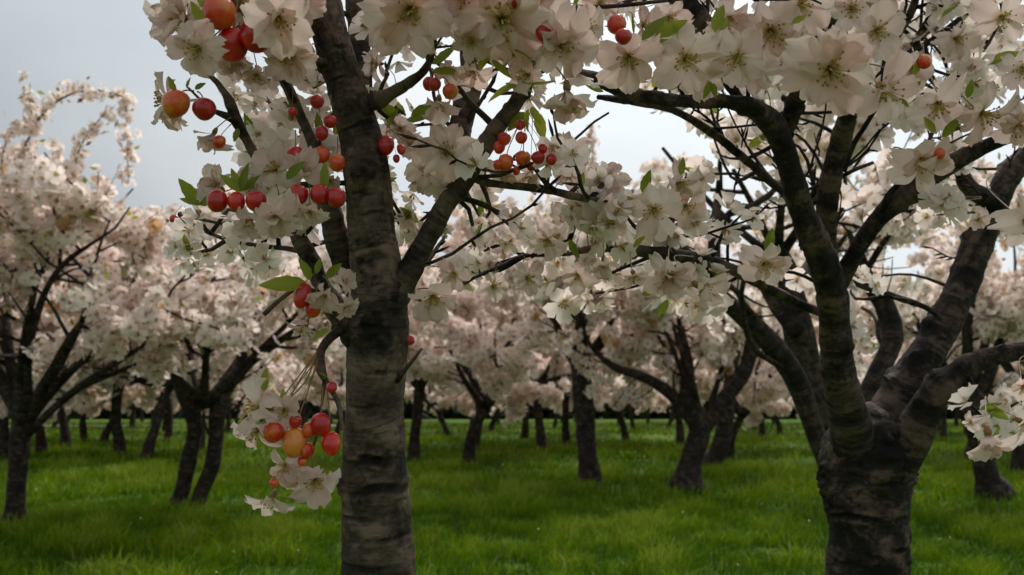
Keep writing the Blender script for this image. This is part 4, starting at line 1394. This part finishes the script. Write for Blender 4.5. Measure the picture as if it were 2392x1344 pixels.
for k, (pts, a, b) in LIMBS2.items():
    p, r = trace(pts, a, b)
    big = max(x[2] for x in pts) > 40
    r = r * 0.87
    T2.limb(p, r, flare=0.10, seg=64 if big else 14, step=0.006 if big else 0.010, rough=0.11 if big else 0.2, fine=0.8, relief=0.0016 if big else 0.0006, knots=rknots(p, r, T2.rng))
before = set(T2.root.children)
ST2 = lambda x, y, d: P(x, y, d)
# the big open blossoms along the upper limbs: px, py, D, d, face, stem
for a in [(1935, 160, 225, 1.0, (-.15, -.3, .9), (1965, 110, 1.36), 1), (2062, 205, 175, 1.08, (.1, -.5, .8), (2075, 160, 1.45), 0), (1600, 135, 175, 1.05, (.1, -.45, .85), (1640, 100, 1.36), 0), (1722, 130, 155, 1.06, (-.1, -.6, .75), (1690, 100, 1.38), 0),
          (1468, 130, 165, 1.03, (.0, -.7, .6), (1440, 200, 1.28), 0), (1500, 60, 100, 1.1, (.5, -.2, .7), (1560, 0, 1.4), 0), (1700, 40, 130, 1.12, None, (1650, 60, 1.36), 0), (1800, 70, 160, 1.1, (-.2, -.5, .8), (1890, 60, 1.3), 1), (1870, 10, 150, 1.1, (.1, -.4, .8), (1900, 30, 1.3), 0),
          (2045, 70, 150, 1.15, (.2, -.4, .8), (2095, 70, 1.4), 0), (1990, 20, 120, 1.2, None, (1950, 20, 1.36), 0), (2192, 238, 150, 1.12, (-.2, -.8, .5), (2120, 150, 1.45), 0), (2292, 262, 160, 1.1, (.3, -.6, .7), (2250, 190, 1.46), 0), (2150, 372, 160, 1.12, (.1, -.55, .8), (2110, 400, 1.5), 1),
          (2392, 515, 140, 1.05, (-.1, -.25, .9), (2330, 400, 1.6), 0), (2284, 512, 58, 1.1, (-.1, -.2, .9), (2290, 464, 1.6), 0), (2378, 290, 120, 1.1, None, (2340, 325, 1.5), 1), (2390, 160, 120, 1.15, (-.6, -.3, .7), (2380, 60, 1.45), 0), (2130, 160, 110, 1.2, None, (2130, 110, 1.45), 0),
          (1850, 90, 120, 1.2, None, (1895, 90, 1.3), 0), (1560, 40, 110, 1.2, None, (1600, 20, 1.38), 0), (1770, 170, 110, 1.2, None, (1800, 280, 1.5), 0), (1640, 190, 110, 1.2, None, (1640, 235, 1.3), 0), (1545, 110, 110, 1.12, (-.4, -.5, .7), (1560, 0, 1.38), 0),
          (1528, 488, 140, 1.05, (.0, -.55, .8), (1530, 540, 1.32), 0), (1412, 505, 130, 1.04, (-.1, -.6, .75), (1440, 580, 1.28), 0), (1420, 430, 110, 1.08, (-.1, .3, .8), (1400, 470, 1.05), 0), (1582, 425, 110, 1.2, None, (1550, 550, 1.34), 0), (1600, 480, 110, 1.22, (.3, -.4, .8), (1560, 555, 1.34), 0), (1335, 500, 110, 1.1, (-.3, -.5, .7), (1375, 578, 1.25), 0),
          (1562, 640, 130, 1.1, (-.1, -.5, .8), (1570, 590, 1.38), 1), (1632, 668, 130, 1.08, (.5, -.4, .6), (1620, 600, 1.38), 0), (1785, 612, 120, 1.25, (.0, -.5, .8), (1790, 672, 1.55), 1), (1480, 640, 90, 1.2, None, (1480, 587, 1.33), 0), (1410, 610, 90, 1.15, (.0, -.8, .4), (1410, 578, 1.28), 0),
          (1350, 640, 90, 1.2, None, (1340, 590, 1.23), 0), (1280, 560, 90, 1.15, None, (1290, 580, 1.2), 0), (1150, 670, 80, 1.15, None, (1160, 626, 1.16), 0), (1230, 650, 90, 1.15, None, (1225, 600, 1.17), 0),
          (2308, 1015, 140, 1.2, (-.1, -.85, .45), (2318, 980, 1.5), 1), (2385, 985, 100, 1.25, (.3, -.5, .7), (2318, 975, 1.5), 0), (2270, 985, 50, 1.25, (-.8, -.2, .3), (2312, 960, 1.5), 0), (2390, 900, 80, 1.4, None, (2400, 830, 1.6), 0), (2230, 90, 120, 1.3, None, (2220, 65, 1.43), 0), (2340, 40, 130, 1.25, None, (2340, 0, 1.45), 0)]:
    blossom(T2.root, a[0], a[1], a[2], a[3], a[4], stem=ST2(*a[5]), double=bool(a[6]))
for a in [(1440, 58, 25, 1.0, .6, (1500, 0, 1.3)), (1456, 86, 21, .98, .05, (1500, 0, 1.3)), (2160, 145, 18, 1.15, .65, (2150, 95, 1.42)), (2195, 360, 14, 1.1, .7, (2200, 300, 1.5)), (1588, 470, 12, 1.1, .6, (1560, 550, 1.34))]:
    cherry(T2.root, a[0], a[1], a[2], a[3], a[4], ST2(*a[5]))
for a in [(1500, 100, 70, 350, 1.03), (1530, 85, 80, 20, 1.05), (1500, 95, 90, 40, 1.06), (1410, 62, 60, 350, 1.0), (1670, 75, 75, 75, 1.05), (1680, 70, 50, 50, 1.06), (1590, 100, 60, 120, 1.05), (1665, 195, 40, 280, 1.1), (1660, 190, 44, 250, 1.1), (1480, 80, 46, 110, 1.05), (1850, 55, 40, 30, 1.05),
          (2200, 320, 60, 50, 1.1), (2185, 310, 45, 120, 1.1), (2130, 180, 60, 70, 1.15), (2090, 235, 40, 280, 1.15), (2060, 35, 50, 130, 1.15), (2260, 230, 44, 80, 1.12), (2150, 190, 60, 230, 1.15), (1485, 470, 70, 185, 1.05), (1490, 490, 76, 170, 1.05), (1500, 450, 60, 70, 1.1), (1420, 440, 60, 120, 1.08), (1355, 440, 40, 80, 1.03),
          (1790, 590, 60, 75, 1.25), (1800, 590, 56, 100, 1.25), (1500, 690, 60, 35, 1.2), (1480, 580, 50, 40, 1.25), (1330, 560, 50, 300, 1.15), (2290, 960, 60, 10, 1.35), (2300, 950, 60, 330, 1.35), (1410, 215, 44, 170, 1.2), (1590, 410, 44, 80, 1.15), (2200, 40, 50, 30, 1.3), (1560, 700, 50, 240, 1.2), (1760, 600, 40, 120, 1.3)]:
    leaf(T2.root, *a)
fill(T2, [(1400, -30, 1900, 215, 14, 1.3, 1.75, 60, 100), (1930, -30, 2392, 300, 26, 1.35, 1.9, 55, 95), (1300, 440, 1700, 560, 12, 1.2, 1.5, 60, 90), (1250, 560, 1680, 720, 9, 1.3, 1.6, 55, 85),
          (1050, 590, 1250, 700, 5, 1.15, 1.35, 55, 75), (2050, 330, 2230, 540, 6, 1.5, 2.0, 50, 80), (2230, 880, 2392, 1010, 5, 1.5, 1.7, 55, 80), (1560, 240, 1850, 420, 9, 1.6, 2.0, 50, 75), (1980, 640, 2140, 720, 2, 1.8, 2.0, 45, 60)],
     T2.limbs, 8, T2.twigs)
new2 = [o for o in T2.root.children if o not in before]
mid_ids = {m.name for m in MID_MESH}
for o in new2:
    if o.type == 'MESH' and o.data.name in mid_ids:
        continue
    o.matrix_basis = Matrix.Translation(Vector(-T2.base)) @ o.matrix_basis
twiggy(T2, 60, 6, lambda x, y, d: (d > 1.0) & (x > 1420) & (y < 760), T2.twigs)
settle(T2)
for i, (p, r) in enumerate(list(T2.limbs)):
    if max(r) > 0.02:
        T2.side_growth(p, r, 0.22, (0.2, 0.6), start=0.55, keep=keep_above, cl_step=0.08)
for a in range(6):
    az = a * 1.05 + 0.1
    p = wob(T2.rng, P(1905 + 40 * a, -110, 1.4 + 0.06 * a), (math.cos(az) * 0.9, math.sin(az) * 0.9, 0.7), 1.2, 6, 0.12, 0.05)
    T2.limb(p, np.linspace(0.016, 0.005, len(p)), seg=8, step=0.06)
    T2.side_growth(p, np.linspace(0.016, 0.005, len(p)), 0.32, (0.25, 0.6), keep=keep_above)
T2.finish(MID_T, 0.032, 5, 0.05, keep=keep_above)

# ================================================================== middle trees
def trim(g, keep):
    px, py, d = proj(g)
    bad = ~keep(g) & (py < 850)
    k = int(np.argmax(bad)) if bad.any() else len(g)
    return g[:k]


def traced_tree(label, trunk, limbs, seed, d=None, auto=4, R=1.9, H=3.6, crotch=None, bark=BARK_B, fsize=0.045, per=6, crad=0.075, singles=0, spacing=0.27, Lr=(0.4, 1.0),
                tmpl=None, cl_step=0.115, keep=keep_bg, extra=(), limb_start=0.3, name='cherry_tree', tdens=1.0):
    dd = ground_d(trunk[0][0], trunk[0][1]) if d is None else d
    p, r = trace(trunk, dd)
    if d is None:
        base = p[0].copy()
        base[2] = float(ground_h(base[0], base[1]))
    else:
        base = p[0].copy(); base[:2] = p[0][:2] + np.array([0.0, 0.0]); base[2] = float(ground_h(base[0], base[1]))
        p = np.vstack([base, p]); r = np.concatenate([[r[0] * 1.15], r])
    p = np.vstack([base - [0, 0, 0.08], base + [0, 0, 0.03], p[1:]])
    r = np.concatenate([[r[0] * 1.5, r[0] * 1.25], r[1:]])
    r = r * 0.76
    t = Tree(name, label, base, bark, seed)
    t.wood('trunk', p, r, seg=22, step=0.03, rough=0.14, seed=seed, flare=0.2)
    cr = p[-1] if crotch is None else P(*crotch)
    rc = r[-1]
    segs = []
    for lm in limbs:
        q, s = trace(lm[0], lm[1] if lm[1] else dd, lm[2] if len(lm) > 2 else (lm[1] or dd))
        s = s * 0.78
        t.limb(q, s, seg=12, step=0.05, rough=0.14, flare=0.1)
        # grows on past the traced end
        e = unit(q[-1] - q[-2])
        g = wob(t.rng, q[-1], e + np.array([0, 0, 0.25]), R * 0.55, 6, 0.16, 0.06)
        g = trim(g, keep)
        segs.append((q, s))
        if len(g) > 1:
            t.limb(g, np.linspace(s[-1], 0.006, len(g)), seg=7, step=0.1, rough=0.1, flare=0)
            segs.append((g, np.linspace(s[-1], 0.006, len(g))))
    for a in range(auto):
        az = (a + t.rng.uniform(-0.3, 0.3)) / auto * 2 * np.pi
        tilt = t.rng.uniform(0.45, 0.95)
        Ln = math.hypot(R * 0.85 * tilt, (H - cr[2]) * 0.9)
        g = wob(t.rng, cr - [0, 0, 0.06], (math.cos(az) * R * tilt, math.sin(az) * R * tilt, (H - cr[2]) * 0.8), Ln, 8, 0.10, 0.03)
        g = trim(g, keep)
        if len(g) < 3:
            continue
        rr = np.linspace(min(rc * 0.62, 0.05), 0.007, len(g))
        t.limb(g, rr, seg=8, step=0.1, rough=0.12)
        segs.append((g, rr))
    for q, s in segs:
        t.side_growth(q, s, spacing, Lr, start=limb_start, center=cr, keep=keep, cl_step=cl_step, tdens=tdens)
    # bare wood: no blossom right in front of the traced limbs
    W = []
    for poly, dz in [(trunk, dd)] + [(lm[0], dd) for lm in limbs]:
        a = np.array([q[:3] for q in poly], float)
        tt = np.linspace(0, len(a) - 1.35, 60)
        W.append(np.stack([np.interp(tt, np.arange(len(a)), a[:, c]) for c in range(3)], -1))
    W = np.vstack(W)
    if t.clusters:
        C = np.array(t.clusters)
        cx, cy, cd = proj(C[:, :3])
        dist = np.sqrt((cx[:, None] - W[None, :, 0]) ** 2 + (cy[:, None] - W[None, :, 1]) ** 2) - W[None, :, 2] * 0.5
        near = (dist.min(1) < (crad + 0.5 * fsize) * F / dd) & (cd < dd + 0.35)
        t.clusters = list(map(tuple, C[~near]))
    for line in extra:                                    # long shoots clothed in blossom
        q, s = trace(line[0], line[1])
        t.limb(q, s * 0.6, seg=6, step=0.1, rough=0.1, flare=0)
        c, _ = resample(q, s, 0.035)
        for x in c[2:]:
            t.clusters.append((*(x + t.rng.normal(0, 0.02, 3)), 0.5))
    km = None if extra else keep
    if extra:
        n_extra = sum(len(resample(*trace(l[0], l[1]), 0.035)[0]) - 2 for l in extra)
        C = np.array(t.clusters)
        body = C[:-n_extra]
        t.clusters = list(body[keep(body[:, :3])]) + list(C[-n_extra:])
    t.finish(tmpl or MID_T, fsize, per, crad, keep=km, singles=singles)
    return t


# behind the right tree: leaning stem and a second stem from one foot
traced_tree('dark leaning cherry tree arching left behind the thick right trunk', [(2010, 1180, 120), (1975, 1090, 110), (1935, 1000, 110), (1900, 930, 108), (1880, 850, 98), (1866, 780, 92), (1852, 710, 82), (1842, 650, 66), (1815, 570, 44)],
            [([(1965, 1150, 60), (1935, 1090, 56), (1908, 1020, 56), (1880, 940, 62), (1850, 870, 68), (1800, 800, 66), (1742, 745, 60), (1692, 702, 52), (1655, 668, 42), (1668, 610, 40), (1668, 545, 36), (1680, 450, 24)], 3.15, 2.9),
             ([(1985, 1010, 50), (2040, 890, 58), (2084, 795, 60), (2066, 712, 62), (2020, 640, 48), (1990, 540, 30)], 3.3, 3.5),
             ([(1866, 780, 50), (1815, 720, 40), (1770, 640, 30)], 3.2, 3.3), ([(1850, 690, 44), (1900, 600, 34), (1940, 480, 24)], 3.3, 3.7)],
            51, d=3.25, auto=5, R=1.35, H=3.1, fsize=0.044, per=3, crad=0.06, singles=300, spacing=0.17, Lr=(0.3, 0.7), cl_step=0.11, limb_start=0.35)
traced_tree('cherry tree with twin trunks from one foot, left of the hanging fruit', [(412, 1222, 52), (425, 1150, 46), (440, 1080, 46), (455, 1000, 46), (448, 950, 44)],
            [([(456, 1196, 46), (470, 1150, 44), (492, 1100, 46), (505, 1020, 46), (512, 940, 50), (545, 885, 44), (600, 835, 28), (655, 795, 22), (692, 768, 14)], None),
             ([(452, 980, 40), (430, 925, 40), (405, 860, 28), (388, 810, 20), (375, 780, 14)], None), ([(520, 920, 34), (565, 860, 30), (568, 790, 18), (572, 740, 12)], None), ([(455, 970, 30), (480, 880, 26), (470, 760, 18)], 8.3, 7.8)],
            52, auto=5, R=2.0, H=3.1, crotch=(480, 930, 8.05), singles=300, fsize=0.066, per=3, crad=0.10)
traced_tree('cherry tree with dark straight trunk at the left picture edge, branches arching against sky', [(30, 1256, 58), (36, 1180, 52), (42, 1100, 52), (46, 1040, 58), (54, 980, 64)],
            [([(58, 990, 40), (95, 915, 34), (135, 850, 36), (165, 795, 32), (192, 750, 18)], None, 6.8), ([(70, 1010, 24), (130, 950, 22), (195, 898, 24), (260, 855, 18), (332, 810, 11)], None, 6.9),
             ([(40, 960, 34), (0, 900, 30), (-50, 840, 24)], None), ([(50, 960, 40), (20, 820, 30), (10, 650, 22)], 7.2, 7.6), ([(60, 960, 34), (70, 800, 26), (130, 640, 18), (270, 532, 8)], 7.2, 6.6)],
            53, auto=5, R=2.0, H=3.6, singles=300, fsize=0.066, per=3, crad=0.10,
            extra=[([(60, 620, 14), (30, 470, 12), (60, 340, 10), (110, 255, 9), (170, 218, 8), (235, 212, 7), (285, 225, 6), (296, 290, 5), (298, 370, 4), (300, 430, 3)], 7.0),
                   ([(100, 640, 12), (150, 500, 10), (175, 380, 8), (205, 310, 6), (245, 265, 4), (250, 245, 3)], 6.8), ([(60, 450, 9), (68, 330, 6), (70, 250, 4), (70, 195, 3)], 7.1),
                   ([(-20, 560, 10), (0, 420, 8), (15, 330, 6), (40, 290, 4)], 7.0), ([(120, 560, 9), (110, 440, 6), (125, 350, 4)], 7.2), ([(180, 560, 8), (225, 470, 6), (230, 400, 4)], 7.2)])
traced_tree('single upright trunk standing alone on the grass between the two near trees', [(1378, 1132, 54), (1372, 1060, 54), (1366, 980, 60), (1360, 900, 62), (1357, 845, 62)],
            [([(1362, 870, 34), (1322, 812, 32), (1304, 770, 22), (1290, 720, 12)], None), ([(1360, 860, 44), (1350, 770, 52), (1340, 690, 34), (1330, 600, 18)], None), ([(1362, 850, 30), (1385, 820, 30), (1412, 800, 24), (1450, 794, 14)], None)],
            54, auto=5, R=2.2, H=4.0, singles=120, fsize=0.072, per=3, crad=0.11, extra=[([(1370, 560, 10), (1378, 440, 8), (1384, 340, 5), (1378, 295, 3)], 12.0), ([(1180, 640, 9), (1175, 540, 6), (1172, 480, 3)], 12.0)])
traced_tree('broad forked tree spreading two low limbs, on the grass left of the thick right trunk', [(1602, 1142, 78), (1614, 1080, 62), (1632, 1020, 62), (1640, 985, 62)],
            [([(1638, 1010, 44), (1600, 960, 38), (1560, 915, 37), (1500, 880, 30), (1440, 860, 24), (1392, 825, 14)], None), ([(1645, 1000, 44), (1690, 935, 46), (1735, 880, 38), (1762, 820, 28), (1780, 760, 16)], None), ([(1636, 1000, 60), (1612, 940, 58), (1606, 860, 40), (1590, 760, 22)], None)],
            55, auto=4, R=2.3, H=4.0, singles=150, fsize=0.072, per=3, crad=0.11)
traced_tree('crooked dark tree just behind the broad forked tree', [(1655, 1100, 52), (1675, 1060, 50), (1692, 1000, 50), (1700, 940, 42), (1708, 870, 34), (1725, 800, 24)],
            [([(1700, 930, 30), (1740, 840, 22), (1750, 740, 14)], None), ([(1704, 880, 24), (1680, 800, 18), (1660, 720, 10)], None)], 56, auto=4, R=2.0, H=4.4, fsize=0.072, per=3, crad=0.11, tmpl=FAR_T)
traced_tree('leaning tree with spreading foot behind the right limbs, near the lower right picture edge', [(2325, 1172, 82), (2306, 1110, 62), (2292, 1050, 58), (2272, 980, 60), (2250, 920, 58)],
            [([(2270, 980, 44), (2310, 880, 34), (2340, 780, 22)], None), ([(2255, 930, 40), (2200, 850, 28), (2150, 770, 18)], None), ([(2250, 930, 44), (2260, 800, 30), (2240, 660, 20)], None)], 57, auto=4, R=2.2, H=4.6, singles=150, fsize=0.066, per=3, crad=0.10)
traced_tree('dark tree cut off by the right picture edge, beyond the leaning one', [(2392, 1102, 56), (2388, 1040, 48), (2380, 970, 46), (2386, 900, 44)], [], 58, auto=5, R=2.3, H=5.0, fsize=0.072, per=3, crad=0.11, tmpl=FAR_T)

# ================================================================== far trees
def far_proto(seed, R, H, lean):
    """Trunk and crown meshes of a small tree 1 unit = 1 m, shared by far trees."""
    rng = np.random.default_rng(seed)
    t = Tree.__new__(Tree)
    t.rng, t.seed, t.twigs, t.clusters, t.limbs, t.base, t.bark = rng, seed, MB(), [], [], np.zeros(3), BARK_B
    mb = MB()
    h = rng.uniform(0.9, 1.25)
    tr_ = np.array([[0, 0, -0.1], [0, 0, 0.03], [lean * 0.5, 0, h * 0.5], [lean, rng.normal(0, 0.08), h]])
    mb.add(tr_, [0.115, 0.095, 0.078, 0.085], seg=12, step=0.08, rough=0.14, seed=seed, flare=0.15)
    segs = []
    k = 7
    for a in range(k):
        az = (a + rng.uniform(-0.3, 0.3)) / k * 2 * np.pi
        tilt = rng.uniform(0.5, 1.0)
        rise = (H - h) * (0.85 if a % 3 else 0.28)
        Ln = math.hypot(R * tilt, rise / 0.85) * 0.92
        g = wob(rng, tr_[-1] - [0, 0, 0.05], (math.cos(az) * R * tilt, math.sin(az) * R * tilt, rise), Ln, 8, 0.13, 0.03 if a % 3 else -0.02)
        rr = np.linspace(0.06, 0.008, len(g))
        mb.add(g, rr, seg=7, step=0.15, rough=0.1, flare=0.3)
        t.side_growth(g, rr, 0.22, (0.5, 1.1), start=0.3, cl_step=0.16, tseg=3, center=tr_[-1])
    for v_, q_, t_, b_ in zip(t.twigs.v, t.twigs.q, t.twigs.t, t.twigs.b):
        mb.v.append(v_); mb.b.append(b_); mb.q.append(q_ + mb.n); mb.t.append(t_ + mb.n)
    # offsets inside twigs are cumulative already
    trunk = mb.mesh('trunk', BARK_B)
    C = np.array(t.clusters)[:, :3]
    n, kk = len(C), 3
    dirs = unit(rng.normal(0, 1, (n, kk, 3)))
    pos = (C[:, None, :] + dirs * (0.10 * rng.uniform(0.3, 1.0, (n, kk, 1)))).reshape(-1, 3)
    axis = unit(dirs.reshape(-1, 3) + rng.normal(0, 0.4, (n * kk, 3)))
    tint = np.clip(np.repeat(rng.uniform(0.1, 0.6, n), kk) + rng.uniform(0, 0.35, n * kk), 0, 1)
    v, f, r, ti = scatter(FAR_T, pos, axis, 0.085 * rng.uniform(0.7, 1.2, n * kk), tint, rng)
    crown = mesh_from('crown', v, [f], [BLOOM], {'rad': ('FLOAT', r), 'tint': ('FLOAT', ti)})
    return trunk, crown


class _T(MB):
    pass


PROTO = [far_proto(100, 2.2, 3.9, 0.15), far_proto(101, 2.0, 3.6, -0.25), far_proto(102, 2.3, 4.1, 0.35), far_proto(103, 2.1, 3.7, -0.05)]
RF = random.Random(5)


def far_tree(x, y, label, group, rot=None, sc=None, k=None, width=None):
    k = RF.randrange(4) if k is None else k
    root = bpy.data.objects.new('cherry_tree', None)
    COL.objects.link(root)
    z = float(ground_h(x, y)) * np.clip((80 - math.hypot(x, y)) / 50, 0, 1)
    root.location = (x, y, z)
    root.rotation_euler = (0, 0, RF.uniform(0, 6.28) if rot is None else rot)
    s = RF.uniform(0.9, 1.12) if sc is None else sc
    w = s if width is None else width
    root.scale = (s, s, s)
    tag(root, label, 'tree', group)
    for nm, me in zip(('trunk', 'crown'), PROTO[k]):
        o = obj(nm, me, root)
        if nm == 'crown':
            o['kind'] = 'stuff'
    return root


FARS = [  # foot in the photograph, label
    (1095, 1087, 'slim forked tree on the grass just right of the near banded trunk'), (966, 1072, 'thin trunk partly hidden close beside the right edge of the near banded trunk'),
    (1110, 1048, 'leaning trunk right behind the slim forked tree'), (1266, 1056, 'very thin upright trunk between the slim forked tree and the lone upright trunk'),
    (1226, 1026, 'small slanting trunk left of the very thin upright trunk'), (1322, 1036, 'dark trunk close left of the lone upright trunk'),
    (1462, 1031, 'small V-shaped tree far behind, right of the lone upright trunk'), (1590, 1042, 'pale trunk behind the broad forked tree, left of its foot'),
    (1782, 1024, 'dark trunk in the gap between the broad forked tree and the leaning one'), (1758, 1004, 'slanting small trunk beside the dark trunk in the right-hand gap'),
    (1822, 1012, 'slim trunk nearest the leaning tree in the right-hand gap'), (343, 1077, 'straight dark trunk on the grass left of the twin-trunk tree'),
    (280, 1072, 'strongly leaning dark trunk next to the straight one, left of the twin-trunk tree'), (153, 1046, 'stout slightly leaning trunk right of the left edge tree'),
    (243, 1032, 'upright trunk seen behind the strongly leaning trunk on the left'), (195, 1030, 'thin slanting trunk between stout and upright trunks on the left'),
    (96, 1062, 'dark trunk leaning against the left edge tree from behind'), (466, 1056, 'dark trunk showing between the two stems of the twin-trunk tree'),
    (393, 1030, 'thin far trunk left of the twin-trunk tree'), (532, 1012, 'small far trunk right of the twin-trunk tree'), (2190, 1010, 'far trunk seen under the right limbs'),
    (8, 1075, 'dark trunk at the extreme left edge, behind the edge tree')]
taken = []
for x, y, lab in FARS:
    d = ground_d(x, y)
    g = P(x, y, d)
    taken.append((g[0], g[1]))
    far_tree(g[0], g[1], lab, 'cherry trees in the middle distance', sc=RF.uniform(1.05, 1.25))
for r_ in range(9):
    yy = 17.5 + r_ * 4.3
    nx_ = int((yy * 0.66 + 3) / 4.4)
    for c_ in range(-nx_, nx_ + 1):
        x = c_ * 4.4 + (r_ % 2) * 2.2 + RF.uniform(-0.8, 0.8)
        y = yy + RF.uniform(-1.0, 1.0)
        if any(math.hypot(x - a, y - b) < 2.6 for a, b in taken) or (34 < y < 44 and x < -8 and abs(y - (40 + 0.10 * (x + 20))) < 1.6):
            continue
        far_tree(x, y, 'distant blossoming cherry tree in the dark band of trunks along the horizon', 'far cherry trees of the orchard')

fallen_petals()
# added dark filler in place of distant trunks, covers bright gaps at the horizon
rng = np.random.default_rng(77)
nh = 26000
hx = rng.uniform(-62, 62, nh); hz = rng.uniform(0, 1, nh) ** 0.8 * (2.0 + 0.4 * np.sin(hx * 0.5) + 0.3 * np.sin(hx * 1.7))
hy = 60 + rng.normal(0, 0.6, nh)
hp = np.stack([hx, hy, hz], -1)
X, Y, Z = frames(rng.normal(0, 1, (nh, 3)) + np.array([0, -0.5, 0.3]), rng)
s = rng.uniform(0.25, 0.5, nh)[:, None]
hv = np.stack([hp - X * s, hp - Y * s * 0.6, hp + X * s, hp + Y * s * 0.6], 1).reshape(-1, 3)
hq = np.arange(nh * 4).reshape(-1, 4)
hd = obj('horizon_filler', mesh_from('horizon_filler', hv, [hq], FILLER), kind='stuff')
tag(hd, 'low dark filler added behind the farthest trunks, standing in for more trunks', 'horizon_filler')
